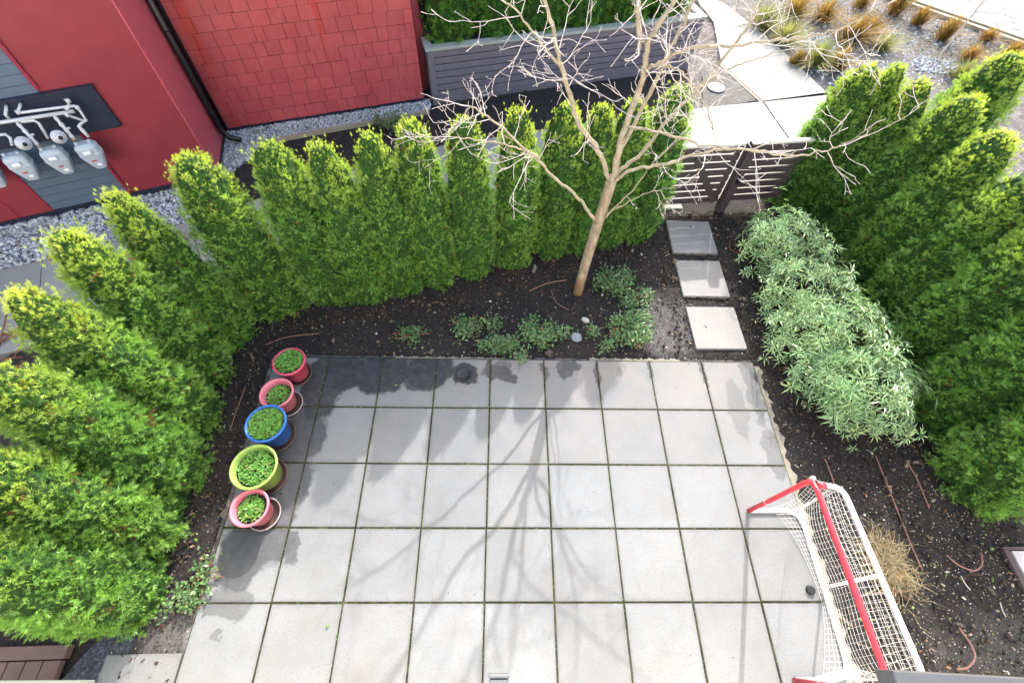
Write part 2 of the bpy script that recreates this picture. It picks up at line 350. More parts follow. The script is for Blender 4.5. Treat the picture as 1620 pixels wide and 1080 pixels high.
b.base(c0, .85, .2); b.bump(b.noise(mp.outputs[0], 40, 5, .7), .9, .015); MAT['bark'] = b.mat
MAT['limb'] = paint('greenish_limb_bark', (.27, .225, .16), .8, .25, .3, 12., .3)
MAT['twig'] = paint('pale_twig_bark', (.52, .45, .42), .75, .25, .18, 25., 0)
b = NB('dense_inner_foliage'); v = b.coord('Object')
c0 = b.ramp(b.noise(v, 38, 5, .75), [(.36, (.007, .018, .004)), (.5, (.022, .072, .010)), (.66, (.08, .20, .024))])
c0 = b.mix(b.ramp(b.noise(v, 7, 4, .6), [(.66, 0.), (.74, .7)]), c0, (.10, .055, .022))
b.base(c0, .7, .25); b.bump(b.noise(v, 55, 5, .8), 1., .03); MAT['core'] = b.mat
MAT['stem'] = paint('reddish_stems', (.15, .065, .04), .8, .2, .2, 20., 0)
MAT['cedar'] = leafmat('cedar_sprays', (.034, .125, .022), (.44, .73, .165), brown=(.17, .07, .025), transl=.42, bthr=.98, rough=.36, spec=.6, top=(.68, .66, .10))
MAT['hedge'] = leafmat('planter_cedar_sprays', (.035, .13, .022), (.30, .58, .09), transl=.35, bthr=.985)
MAT['shrub'] = leafmat('narrow_shrub_leaves', (.05, .16, .048), (.45, .59, .34), transl=.3, rough=.27, spec=.7, bthr=.993, brown=(.45, .42, .12))
MAT['ground_leaf'] = leafmat('small_dark_leaves', (.025, .08, .028), (.16, .26, .105), transl=.2, rough=.4, spec=.4, bthr=.96)
MAT['potleaf'] = leafmat('seedling_leaves', (.05, .19, .03), (.24, .48, .10), transl=.3, rough=.45, spec=.35, bthr=.93, brown=(.3, .26, .08))
MAT['grass'] = leafmat('tan_grass', (.15, .08, .025), (.36, .24, .09), transl=.3, rough=.7, spec=.2, bthr=.9, brown=(.3, .13, .04))
MAT['grassgreen'] = leafmat('green_tan_grass', (.14, .15, .05), (.36, .36, .16), transl=.3, rough=.7, spec=.2, bthr=.95, brown=(.34, .24, .1))
MAT['straw'] = leafmat('dry_straw', (.16, .12, .07), (.32, .26, .165), transl=.2, rough=.8, spec=.2, bthr=.9, brown=(.22, .13, .06))
MAT['pebble'] = None
b = NB('grey_pebbles'); a = b.n('ShaderNodeVertexColor', layer_name='tint')
b.base(a.outputs[0], .75, .3); MAT['pebble'] = b.mat
b = NB('mulch_chips'); a = b.n('ShaderNodeVertexColor', layer_name='tint'); b.base(a.outputs[0], .85, .2); MAT['chip'] = b.mat

# ================================================================== SETTING
mb = MB(); mb.box((0, 0, -.55), 160, 160, 1., mi=0); ground = mb.build('ground', MAT['earth']); tag(ground, kind='structure')
# soil of the garden: a gently uneven sheet
nx, ny = 190, 150; X = np.linspace(-5.4, 6.6, nx); Y = np.linspace(-4.2, 3.4, ny)
XX, YY = np.meshgrid(X, Y); ZZ = -.026+.007*np.sin(XX*7.1+YY*3)+.006*np.sin(XX*17+YY*13)+rng.normal(0, .0022, XX.shape)
ins = (XX > -2.5) & (XX < 3.1) & (YY < .05); ZZ = np.where(ins, -.06, ZZ)
me = bpy.data.meshes.new('soil'); me.from_pydata(np.stack([XX, YY, ZZ], -1).reshape(-1, 3).tolist(), [], [(j*nx+i, j*nx+i+1, (j+1)*nx+i+1, (j+1)*nx+i) for j in range(ny-1) for i in range(nx-1)])
me.materials.append(MAT['soil']); me.polygons.foreach_set('use_smooth', [True]*len(me.polygons)); soilo = link('garden_soil', me); tag(soilo, kind='structure')

# ---- patio of square pavers
T = .61
patio = empty('patio', (0, 0, 0)); tag(patio, kind='structure')
mb = MB(); mb.box((.305, -1.9, -.03), 9*T, 3.8, .048); mb.build('joint_bed', MAT['joint'], patio)
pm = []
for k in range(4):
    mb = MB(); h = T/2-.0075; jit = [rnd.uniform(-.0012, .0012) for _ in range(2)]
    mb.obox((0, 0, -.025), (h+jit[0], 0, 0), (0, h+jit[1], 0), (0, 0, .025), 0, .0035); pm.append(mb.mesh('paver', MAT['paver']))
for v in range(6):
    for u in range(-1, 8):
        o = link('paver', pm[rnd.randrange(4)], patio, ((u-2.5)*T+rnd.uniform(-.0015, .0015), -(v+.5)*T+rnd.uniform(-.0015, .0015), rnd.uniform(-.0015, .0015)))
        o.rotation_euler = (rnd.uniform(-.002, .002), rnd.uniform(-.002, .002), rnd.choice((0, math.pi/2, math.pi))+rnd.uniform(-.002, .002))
# crust of old mortar along the right edge and the back edge
def crust(name, pts, wdt, seed):
    r2 = random.Random(seed); mb = MB(); top = []; bot = []
    n = 90
    for i in range(n+1):
        t = i/n; p = np.array(pts[0])*(1-t)+np.array(pts[1])*t; d = np.array(pts[1])-np.array(pts[0]); d /= np.linalg.norm(d); q = np.array([-d[1], d[0]])
        wv = wdt*(.75+.25*math.sin(i*.55+seed)+.22*math.sin(i*1.7+seed*3)+.12*r2.random()); top.append((*(p), -.008)); bot.append((*(p-q*wv), -.016+.004*r2.random()))
    mb.add(top+bot, [(i, n+1+i, n+2+i, i+1) for i in range(n)])
    mb.add([(x, y, z-.05) for x, y, z in top]+bot, [(i, n+1+i, n+2+i, i+1)[::-1] for i in range(n)])
    return mb.build(name, MAT['mortar'], patio)
crust('mortar_edge', [(3.052, -.05), (3.052, -3.3)][::-1], .075, 3)
crust('mortar_edge', [(1.15, .002), (2.2, .002)][::-1], .04, 4)
crust('mortar_edge', [(-1.1, .002), (.1, .002)][::-1], .03, 5)

# ---- concrete path beyond the hedges
path = empty('path'); tag(path, kind='structure')
up = [(-8.5, .25), (-7.2, .77), (-5.74, 1.37), (-4.16, 2.11), (-2.6, 3.05), (-.85, 3.9), (.9, 4.42), (2.3, 4.82), (3.59, 5.13), (4.74, 5.37)]
lo = [(-8.0, -1.0), (-6.7, -.5), (-5.15, .1), (-3.5, .95), (-2.1, 1.75), (-.45, 2.65), (1.2, 3.05), (2.45, 3.35), (3.7, 3.42), (4.95, 3.6)]
def slab(poly, z1=.0, parent=path, mat='path', name='slab', th=.1, gap=.004):
    P = np.array(poly, float); c = P.mean(0); L = np.linalg.norm(P-c, axis=1)[:, None]; P = c+(P-c)*(1-gap*1.5/L)
    mb = MB(); mb.prism([tuple(p) for p in P], z1-th, z1); return mb.build(name, MAT[mat], parent)
for i in range(len(up)-1): slab([lo[i], lo[i+1], up[i+1], up[i]])
G = lambda x, y: tuple(g(x, y)[:2])
La = [G(1208, 161), G(1141, 100), (4.55, 8.3), (4.3, 10.2)]; Ra = [G(1312, 150), G(1245, 86), G(1200, 48), G(1150, 8)]
slab([(4.96, 3.62), (6.3, 3.8), (6.28, 5.75), (4.76, 5.37)])
for i in range(3): slab([La[i], (Ra[i][0], Ra[i][1]), Ra[i+1], La[i+1]])
slab([(4.76, 5.385), (6.27, 5.77), Ra[0], La[0]])
mb = MB(); mb.prism([La[0], (La[0][0]-.07, La[0][1]-.02), (La[1][0]-.07, La[1][1]-.02), La[1]], -.06, -.003)
mb.build('path_edge', MAT['timber'], path)
mb = MB(); mb.prism([(2.2, 2.66), (4.9, 2.98), (4.95, 3.58), (2.45, 3.33)], -.08, -.006); o = mb.build('gravel_path', MAT['dirtpath']); tag(o, kind='structure')
mb = MB(); mb.prism([G(1112, 172), G(1203, 157), G(1141, 100), G(1112, 118)], -.09, -.012); o = mb.build('drain_soil', MAT['darkdirt']); tag(o, kind='structure')
# soil strip between kerb and path
mb = MB(); mb.prism([(-4.05, 2.2), (-2.6, 3.07), (-.85, 3.92), (.9, 4.44), (3.5, 5.13), (3.6, 6.4), (-1.1, 5.02), (-3.6, 3.85)], -.2, -.02); o = mb.build('border_soil', MAT['soil']); tag(o, kind='structure')

# ---- road and kerb at the far corner
ka, kb = np.array(G(1430, 0)), np.array(G(1620, 66)); kd = (kb-ka)/np.linalg.norm(kb-ka); kn = np.array([-kd[1], kd[0]])
ka = ka-kd*6; kb = kb+kd*14
mb = MB(); mb.prism([ka, kb, kb+kn*.14, ka+kn*.14], -.1, .05); mb.prism([ka-kn*.14, kb-kn*.14, kb-kn*.03, ka-kn*.03], -.1, .02); o = mb.build('kerb', MAT['curb']); tag(o, kind='structure')
mb = MB(); mb.prism([ka+kn*.14, kb+kn*.14, kb+kn*12, ka+kn*12], -.2, -.015); o = mb.build('road', MAT['road']); tag(o, kind='structure')

# ================================================================== RED BUILDING
A0 = np.array([-6.6, 1.96]); C0 = np.array([-4.07, 3.03]); eL = (C0-A0)/np.linalg.norm(C0-A0); nL = np.array([eL[1], -eL[0]])
S0 = np.array([-4.34, 4.14]); S1 = np.array([-1.27, 5.15]); eS = (S1-S0)/np.linalg.norm(S1-S0); nS = np.array([eS[1], -eS[0]])
R0 = S0+eS*3.25; HB = 4.5
house = empty('red_building', (*C0, 0), 0, 'red apartment block with shingled wall, red panels and blue grey siding behind the hedges', 'building')
def hp(mb, name, mat, smooth=False, parent=house):
    mb.v = [(x-C0[0], y-C0[1], z) for x, y, z in mb.v]; return mb.build(name, mat, parent, smooth)
def LW(s, z, off=0): p = C0+eL*s+nL*off; return np.array([p[0], p[1], z])
def SW(s, z, off=0): p = S0+eS*s+nS*off; return np.array([p[0], p[1], z])
def lbox(mb, s0, s1, z0, z1, o0, o1, mi=0, bev=0.):
    c = LW((s0+s1)/2, (z0+z1)/2, (o0+o1)/2); mb.obox(c, np.array([*eL, 0])*(s1-s0)/2, np.array([*nL, 0])*(o1-o0)/2, np.array([0, 0, (z1-z0)/2]), mi, bev)
def sbox(mb, s0, s1, z0, z1, o0, o1, mi=0, bev=0.):
    c = SW((s0+s1)/2, (z0+z1)/2, (o0+o1)/2); mb.obox(c, np.array([*eS, 0])*(s1-s0)/2, np.array([*nS, 0])*(o1-o0)/2, np.array([0, 0, (z1-z0)/2]), mi, bev)
# body of the two blocks
back = 6.
bl = [LW(-5, 0)[:2], C0, S0+nS*-.015, S0-nS*back-eS*.2, LW(-5, 0)[:2]-nL*(back+1.2)]
mb = MB(); mb.prism(bl, -.1, HB); hp(mb, 'wall', MAT['red'])
mb = MB(); q = [S0-nS*.016-eS*.02, R0-nS*.016, R0-nS*back, S0-nS*back-eS*.02]; mb.prism(q, -.1, HB); sbox(mb, .0, 3.247, .0, HB-.01, -.012, -.0008, 1); hp(mb, 'wall', [MAT['redtrim'], MAT['gapshade']])
mb = MB(); q = [R0-nS*.40, R0-nS*.40+eS*.42, R0-nS*1.2+eS*.42, R0-nS*1.2]; mb.prism(q, -.1, HB); hp(mb, 'wall', MAT['redtrim'])
mb = MB(); mb.prism([bl[0]+nL*.25-eL*.1, C0+nL*.25+eL*.2, R0+nS*.25+eS*.25, R0-nS*(back+.2)+eS*.25, bl[4]-nL*.2], HB, HB+.14); hp(mb, 'roof', MAT['navy'])
# shingles, row over row
shm = {}
def shingle_mesh(wd):
    if wd not in shm:
        mb = MB(); h = .1885; a = wd/2-.0028
        vs = [(-a, -.0045, 0), (a, -.0045, 0), (a, .004, 0), (-a, .004, 0), (-a, -.0020, h), (a, -.0020, h), (a, .004, h), (-a, .004, h)]
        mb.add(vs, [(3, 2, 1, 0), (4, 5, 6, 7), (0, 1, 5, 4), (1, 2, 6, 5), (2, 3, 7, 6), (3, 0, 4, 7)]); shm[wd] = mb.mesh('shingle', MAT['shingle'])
    return shm[wd]
rzS = math.atan2(eS[1], eS[0]); stuffV = MB(); row = 0; z = .035
while z < HB-.2:
    s = .03
    while s < 3.235:
        wd = rnd.choice((.13, .16, .19, .21, .24, .27, .31))
        if 3.24-(s+wd) < .1: wd = round(3.24-s, 2)
        wd = min(wd, .42); p = SW(s+wd/2, z+rnd.uniform(-.002, .002))
        if row < 11:
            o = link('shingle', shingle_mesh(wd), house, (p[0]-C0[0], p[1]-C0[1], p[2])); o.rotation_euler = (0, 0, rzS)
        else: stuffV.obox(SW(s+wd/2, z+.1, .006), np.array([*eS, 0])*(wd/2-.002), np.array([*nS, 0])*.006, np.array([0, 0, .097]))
        s += wd
    row += 1; z += .194
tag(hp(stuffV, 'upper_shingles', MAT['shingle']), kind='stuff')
# dark base flashing
mb = MB(); lbox(mb, -5, .012, -.05, .06, .0, .03); sbox(mb, .0, 3.25, -.05, .032, -.01, .03)
dS = S0-C0; lS = np.linalg.norm(dS); eD = dS/lS; nD = np.array([eD[1], -eD[0]])
def dbox(mb, s0, s1, z0, z1, o0, o1, mi=0, bev=0.):
    c = C0+eD*(s0+s1)/2+nD*(o0+o1)/2; mb.obox((*c, (z0+z1)/2), np.array([*eD, 0])*(s1-s0)/2, np.array([*nD, 0])*(o1-o0)/2, np.array([0, 0, (z1-z0)/2]), mi, bev)
dbox(mb, .02, lS-.03, -.05, .06, .0, .026); hp(mb, 'base_flashing', MAT['navy'])
mb = MB(); dbox(mb, .004, .9, .062, HB-.002, .0, .018); hp(mb, 'side_panel', MAT['redtrim'])
mb = MB(); dbox(mb, lS-.16, lS-.075, .062, HB-.003, .0, .022); hp(mb, 'corner_trim', MAT['redtrim'])
def dpt(s, z, o): p = C0+eD*s+nD*o; return (p[0], p[1], z)
mb = MB(); pp = [dpt(.80, HB-.1, .075), dpt(.80, .3, .075), dpt(.80, .2, .085), dpt(.78, .1, .16), dpt(.74, .07, .3)]
mb.tube(pp, .042, 10)
for zz in (.5, 1.6, 2.4): mb.tube([dpt(.80, zz, .075), dpt(.80, zz+.03, .075)], .048, 10)
hp(mb, 'downspout', MAT['black'], True)
mb = MB(); mb.tube([dpt(lS-.045, HB-.1, .05), dpt(lS-.045, .06, .05)], .03, 8); hp(mb, 'downspout', MAT['black'], True)
# right hand side face with its own downspout that ends over the planter
def rp(x, y, o): return onplane(640+x/5.4, y/5.4, R0+nS*o, nS)
mb = MB(); p_ = rp(140, 0, -.34); v0 = rp(150, 180, -.34); v0[:2] = p_[:2]; e_ = rp(252, 335, -.22); p_[2] = HB-.1
mb.tube([p_, v0+[0, 0, .1], v0, v0*.85+e_*.15-[0, 0, .06], e_], .04, 10); mb.tube([v0+[0, 0, .22], v0+[0, 0, .26]], .047, 10); hp(mb, 'downspout', MAT['black'], True)
# blue grey lap boards and the red trims that frame them
def lapboard(s0, s1, z, h=.112):
    mb = MB(); lbox(mb, s0, s1, z, z+h-.006, .0065, .0125+rnd.uniform(0, .0015)); hp(mb, 'siding_board', MAT['blue'])
mb = MB(); lbox(mb, -2.072, -1.148, .062, .975, .0, .006); lbox(mb, -4.6, -1.198, 1.49, HB-.02, .0, .006); hp(mb, 'siding_backing', MAT['navy'])
for k in range(9): lapboard(-2.07, -1.15, .065+k*.112)
for k in range(10): lapboard(-4.6, -1.2, 1.5+k*.112)
mb = MB()
for (s0, s1, z0, z1, o) in ((-1.15, -1.12, .062, .97, .026), (-1.2, -1.165, 1.54, HB-.01, .026), (-2.1, -2.07, .062, .97, .026), (-2.46, -2.435, .062, .97, .014)): lbox(mb, s0, s1, z0, z1, .0, o)
hp(mb, 'panel_trim', MAT['redline'])
mb = MB(); lbox(mb, -2.432, -2.102, .062, .97, .0, .018); hp(mb, 'wall_panel', MAT['red'])
mb = MB(); lbox(mb, -3.4, -2.463, .062, .97, .0, .018); hp(mb, 'wall_panel', MAT['red'])
mb = MB(); lbox(mb, -4.6, -.67, .985, 1.485, .0, .045, 0, .004); o = hp(mb, 'meter_board', MAT['navy'])
mb = MB(); lbox(mb, -4.6, -.66, 1.488, 1.51, .0, .075, 0, .003); hp(mb, 'board_flashing', MAT['navy'])
mb = MB(); lbox(mb, -1.0, -.69, 1.2, 1.203, .046, .048); hp(mb, 'board_seam', MAT['black'])

# ---- gas manifold and four meters
def lw_px(x, y, off): p = C0+nL*off; return onplane(x, y, p, nL)
gp = empty('gas_manifold', LW(-1.4, 1.2, .1), 0, 'pale grey gas pipework with valves fixed on the dark board', 'pipes')
gl = np.array(gp.location)
def gpart(mb, name, mat, smooth=True):
    mb.v = [(x-gl[0], y-gl[1], z-gl[2]) for x, y, z in mb.v]; return mb.build(name, mat, gp, smooth)
PX = lambda x, y, o: lw_px(x/4.908, 100+y/4.908, o)
mb = MB(); mb.tube([PX(-420, 545, .14), PX(0, 462, .14), PX(575, 372, .14)], .021, 10); gpart(mb, 'main_pipe', MAT['pipe'])
mb = MB(); mb.tube([PX(160, 312, .05), PX(155, 335, .12), PX(140, 375, .14), PX(165, 384, .14), PX(520, 338, .14), PX(580, 332, .14), PX(605, 345, .14), PX(672, 445, .14), PX(625, 470, .15), PX(618, 495, .16)], .015, 8); gpart(mb, 'branch_pipe', MAT['pipe'])
mb = MB(); mb.tube([PX(505, 285, .05), PX(528, 292, .12), PX(535, 330, .14), PX(518, 395, .13), PX(535, 408, .13), PX(668, 452, .135)], .015, 8)
for q in ((528, 292), (518, 350), (520, 400), (140, 380), (600, 345)): p = PX(*q, .14); mb.tube([p-[0, 0, .02], p+[0, 0, .02]], .024, 8)
gpart(mb, 'branch_pipe', MAT['pipe'])
mb = MB(); mb.tube([PX(48, 325, .05), PX(48, 360, .12), PX(42, 400, .14), PX(70, 430, .14)], .016, 8); gpart(mb, 'branch_pipe', MAT['pipe']); mb = MB(); mb.tube([PX(160, 455, .15), PX(265, 445, .15), PX(300, 465, .16), PX(375, 585, .2)], .016, 8)
gpart(mb, 'branch_pipe', MAT['pipe'])
for a, b_ in (((130, 460), (300, 640)), ((420, 410), (575, 590))):
    mb = MB(); p0, p1 = PX(*a, .15), PX(*b_, .24); pts = [p0*(1-t)+p1*t for t in np.linspace(0, 1, 9)]
    mb.tube(pts, [.014, .022, .016, .027, .015, .026, .017, .024, .014], 8); d = (p1-p0); mb.tube([p0+d*.55+np.array([*eL, 0])*-.02, p0+d*.55+np.array([*eL, 0])*.05], .012, 6)
    gpart(mb, 'valve_pipe', MAT['pipe'])
    mb = MB(); mb.tube([p1-d*.04, p1+d*.06], .02, 8); gpart(mb, 'brass_union', MAT['brass'])
mb = MB(); p = [PX(630, 470, .15), PX(612, 490, .16), PX(640, 520, .19), PX(690, 575, .22)]; mb.tube(p, [.016, .019, .022, .016], 8); gpart(mb, 'valve_pipe', MAT['pipe'])
mb = MB(); p = [PX(-20, 560, .16), PX(40, 552, .17), PX(80, 580, .19), PX(95, 640, .22)]; mb.tube(p, .016, 8); gpart(mb, 'valve_pipe', MAT['pipe'])
for q in ((185, 625), (460, 575)):
    mb = MB(); c = PX(*q, .3); n3 = np.array([*nL, 0]); ax = n3*.8+np.array([0, 0, .25])+np.array([*eL, 0])*.45; ax /= np.linalg.norm(ax)
    mb.tube([c-ax*.05, c-ax*.03, c-ax*.028, c-ax*.012, c-ax*.01, c+ax*.02, c+ax*.05], [.03, .05, .075, .075, .05, .042, .03], 18); gpart(mb, 'regulator', MAT['pipe'])
    mb = MB(); mb.tube([c+ax*.05, c+ax*.062], .022, 12); gpart(mb, 'regulator_cap', MAT['blackdot'])
# meter body: shouldered top, tapered lower case
def meter_parts():
    pr = []                                                     # (half width, half depth, z) rings with rounded corners
    for hw, hd, zz in ((.045, .04, 0), (.062, .055, .012), (.09, .07, .09), (.118, .08, .17), (.122, .082, .19), (.126, .086, .196), (.126, .086, .214), (.12, .082, .22), (.12, .08, .29), (.105, .07, .32), (.07, .05, .335)): pr.append((hw, hd, zz))
    mb = MB(); n = 16; vs = []
    for hw, hd, zz in pr:
        for k in range(n):
            th = 2*math.pi*(k+.5)/n; c, s = math.cos(th), math.sin(th); vs.append((hw*math.copysign(abs(c)**.5, c), hd*math.copysign(abs(s)**.5, s), zz))
    L = len(pr); fs = [(i*n+k, i*n+(k+1) % n, (i+1)*n+(k+1) % n, (i+1)*n+k) for i in range(L-1) for k in range(n)]+[tuple(range(n-1, -1, -1)), tuple(range((L-1)*n, L*n))]
    mb.add(vs, fs); case = mb.mesh('case', MAT['meter'], False)
    mb = MB(); mb.box((-.005, -.088, .255), .11, .016, .06, bev=.006); bez = mb.mesh('counter_housing', MAT['meter'])
    mb = MB(); mb.box((-.005, -.0975, .257), .075, .004, .036); dial = mb.mesh('counter_window', MAT['whitelabel'])
    mb = MB()
    for k in range(5): mb.box((-.012+k*.011-.011, -.0795+.0*k, .135), .008, .006, .012+.006*(k % 2))
    ink = mb.mesh('red_print', MAT['redink'])
    mb = MB(); mb.box((.018, -.0685, .075), .045, .006, .028); lab = mb.mesh('label', MAT['whitelabel'])
    mb = MB(); mb.tube([(-.07, 0, .325), (-.07, 0, .36)], .022, 10); nut = mb.mesh('inlet', MAT['meter'], True)
    mb = MB(); mb.tube([(.07, 0, .325), (.07, 0, .36)], .022, 10); nut2 = mb.mesh('outlet', MAT['meter'], True)
    return [('case', case), ('counter_housing', bez), ('counter_window', dial), ('red_print', ink), ('label', lab), ('inlet', nut), ('outlet', nut2)]
MPARTS = meter_parts(); rzL = math.atan2(eL[1], eL[0])
for (x, y), lb in zip(((712, 700), (450, 742), (172, 790), (-95, 850)), ('grey gas meter at the right end of the row, nearest the red wall panel', 'grey gas meter second from the right, between two round regulators', 'grey gas meter left of the left round regulator, over the red strip', 'grey gas meter cut by the left edge of the photo')):
    p = PX(x, y, .22); t = empty('gas_meter', (p[0], p[1], p[2]-.19), rzL, lb, 'gas meter', 'gas meters on the building wall')
    for nm, me in MPARTS: link(nm, me, t)

# ---- gravel along the building and its kerb
def pebbles(name, poly, n, smin, smax, z, seed, label=None):
    r3 = np.random.default_rng(seed); poly = np.array(poly); lo_, hi_ = poly.min(0), poly.max(0)
    P = r3.uniform(lo_, hi_, (n*4, 2)); inside = np.zeros(len(P), bool); j = len(poly)-1
    for i in range(len(poly)):
        a, b_ = poly[i], poly[j]; c = ((a[1] > P[:, 1]) != (b_[1] > P[:, 1])) & (P[:, 0] < (b_[0]-a[0])*(P[:, 1]-a[1])/(b_[1]-a[1]+1e-12)+a[0]); inside ^= c; j = i
    P = P[inside][:n]; n = len(P)
    oc = np.array([[1, 0, 0], [.5, .86, 0], [-.5, .86, 0], [-1, 0, 0], [-.5, -.86, 0], [.5, -.86, 0], [.55, .2, .8], [-.3, .5, .8], [-.25, -.5, .8]])
    fa = [(0, 1, 6), (1, 2, 7), (2, 3, 7), (3, 4, 8), (4, 5, 8), (5, 0, 6), (1, 7, 6), (3, 8, 7), (5, 6, 8), (6, 7, 8)]
    tri = oc[np.array(fa)].reshape(-1, 3)                                              # 30x3
    s = r3.uniform(smin, smax, (n, 1, 1)); sc = r3.uniform(.6, 1.15, (n, 1, 3)); th = r3.uniform(0, 6.28, n); tl = r3.normal(0, .35, (n, 2))
    jit = 1+r3.uniform(-.18, .18, (n, 9, 1)); jt = jit[:, np.array(fa).ravel(), :]
    V = tri[None]*jt*s*sc; c_, s_ = np.cos(th)[:, None], np.sin(th)[:, None]
    x = V[..., 0]*c_-V[..., 1]*s_; y = V[..., 0]*s_+V[..., 1]*c_; zz = V[..., 2]+tl[:, :1]*V[..., 0]+tl[:, 1:]*V[..., 1]
    W = np.stack([x+P[:, :1], y+P[:, 1:], zz+z+r3.uniform(-.006, .006, (n, 1))], -1)
    pal = np.array([[.30, .32, .36], [.42, .44, .47], [.5, .5, .5], [.16, .17, .2], [.36, .33, .29], [.24, .27, .33], [.55, .56, .58]])
    col = pal[r3.integers(0, len(pal), n)]*r3.uniform(.75, 1.15, (n, 1))
    me = npmesh(name, W.reshape(-1, 3), 3, [MAT['pebble']], np.repeat(col, 30, axis=0)); o = link(name, me); tag(o, label, kind='stuff'); return o
def base_sheet(name, poly, mat, z0=-.1, z1=-.012):
    mb = MB(); mb.prism(poly, z0, z1); o = mb.build(name, MAT[mat]); tag(o, kind='structure'); return o
gl1 = [LW(-4, 0, .0)[:2], C0, np.array([-4.02, 3.0]), np.array([-4.05, 2.2]), np.array([-4.16, 2.13]), np.array([-5.74, 1.39]), np.array([-7.6, .62])]
base_sheet('gravel_bed', gl1, 'gravbase'); pebbles('gravel', gl1, 5200, .013, .028, -.008, 1)
gl2 = [C0, S0, R0+eS*.12, np.array([-1.14, 4.82]), np.array([-3.52, 3.93]), np.array([-4.0, 3.0])]
base_sheet('gravel_bed', gl2, 'gravbase', -.11); pebbles('gravel', gl2, 5200, .011, .024, -.008, 2)
ca, cb = np.array([-3.75, 3.79]), np.array([-1.13, 4.76]); cdv = (cb-ca)/np.linalg.norm(cb-ca); cn = np.array([-cdv[1], cdv[0]])
mb = MB(); mb.prism([ca, cb, cb+cn*.06, ca+cn*.06], -.1, .035); o = mb.build('gravel_kerb', MAT['curb']); tag(o, kind='structure')
gl3 = [(-3.2, -2.74), (-3.0, -2.55), (-2.86, -2.7), (-3.05, -3.4), (-3.5, -3.4), (-3.35, -3.0)]
base_sheet('dark_gravel_strip', gl3, 'darkgrav', -.1, -.008)

# ================================================================== RAISED PLANTER
Pa, Pb = np.array([-1.10, 5.08]), np.array([3.62, 6.46]); eP = (Pb-Pa)/np.linalg.norm(Pb-Pa); nP = np.array([eP[1], -eP[0]]); LP = np.linalg.norm(Pb-Pa); DP = 1.0; rzP = math.atan2(eP[1], eP[0])
pl = empty('raised_planter', (*Pa, 0), rzP, 'long raised planter of horizontal grey purple boards with a pale cap', 'planter')
def pbox(name, mat, x0, x1, y0, y1, z0, z1, bev=.003):
    mb = MB(); mb.obox(((x0+x1)/2, (y0+y1)/2, (z0+z1)/2), ((x1-x0)/2, 0, 0), (0, (y1-y0)/2, 0), (0, 0, (z1-z0)/2), 0, bev); return mb.build(name, mat, pl)
for a, b_ in ((.1, 2.36), (2.46, LP-.1)):
    for k in range(7): pbox('board', MAT['planter'], a, b_, rnd.uniform(0, .002), .0095, .075+k*.108, .075+k*.108+.093, .001)
    pbox('rail', MAT['planter'], a, b_, -.008, .03, -.03, .07)
for a in (0., 2.36, LP-.1): pbox('post', MAT['planter'], a, a+.1, -.012, .09, -.08, .83)
for k in range(7): pbox('end_board', MAT['planter'], .002, .011, .092, DP, .075+k*.108, .075+k*.108+.1); pbox('end_board', MAT['planter'], LP-.03, LP-.002, .092, DP, .075+k*.108, .075+k*.108+.1)
pbox('cap', MAT['cap'], -.03, LP+.03, -.035, .11, .832, .872); pbox('cap', MAT['cap'], -.03, .1, .112, .38, .832, .872); pbox('cap', MAT['cap'], LP-.1, LP+.03, .112, DP, .832, .872)
pbox('lining', MAT['navy'], .012, LP-.032, .0105, DP, -.05, .83, 0)

# ================================================================== GATE AND FENCE
fA = np.array([2.1, 2.47]); eF = np.array([math.cos(R(7)), math.sin(R(7))]); rzF = R(7)
def fencepart(par, x0, x1, y0, y1, z0, z1, name, mat, bev=.003):
    mb = MB(); mb.obox(((x0+x1)/2, (y0+y1)/2, (z0+z1)/2), ((x1-x0)/2, 0, 0), (0, (y1-y0)/2, 0), (0, 0, (z1-z0)/2), 0, bev); return mb.build(name, mat, par)
def fxy(s, o=0.): p = fA+eF*s; return (p[0]-eF[1]*o, p[1]+eF[0]*o)
gate = empty('garden_gate', (*fxy(0), 0), rzF, 'dark brown slatted gate with a diagonal brace beside the third step', 'gate')
for k in range(8): fencepart(gate, .02, 1.12, 0, .022, .10+k*.115, .10+k*.115+.097, 'slat', MAT['gate'])
fencepart(gate, 0, 1.13, -.01, .05, 1.012, 1.045, 'top_rail', MAT['sunlit_gatecap'])
for x0 in (.02, 1.05): fencepart(gate, x0, x0+.07, .024, .05, .1, 1.01, 'stile', MAT['gate'])
mb = MB(); a, b_ = np.array([.52, -.015, .86]), np.array([1.06, -.015, .12]); d = (b_-a)/np.linalg.norm(b_-a); mb.obox((a+b_)/2, d*np.linalg.norm(b_-a)/2, np.array([0, .014, 0]), np.cross(d, [0, 1, 0])*.045, 0, .003); mb.build('brace', MAT['gate'], gate)
fen = empty('slatted_fence', (*fxy(1.17), 0), rzF, 'dark brown slatted fence panel with its latch post right of the gate', 'fence')
fencepart(fen, -.02, .08, -.10, -.005, -.1, 1.09, 'post', MAT['gate']); fencepart(fen, 1.7, 1.8, -.03, .06, -.1, 1.09, 'post', MAT['gate'])
fencepart(fen, -.05, -.022, -.12, -.01, .0, 1.06, 'post_trim', MAT['gate'])
for k in range(8): fencepart(fen, .082, 1.7, 0, .022, .10+k*.115, .10+k*.115+.097, 'slat', MAT['gate'])
fencepart(fen, .0, 1.84, -.012, .05, 1.012, 1.045, 'top_rail', MAT['sunlit_gatecap'])
fencepart(fen, -.0, .05, -.135, -.1, .5, .62, 'latch', MAT['blackdot'])

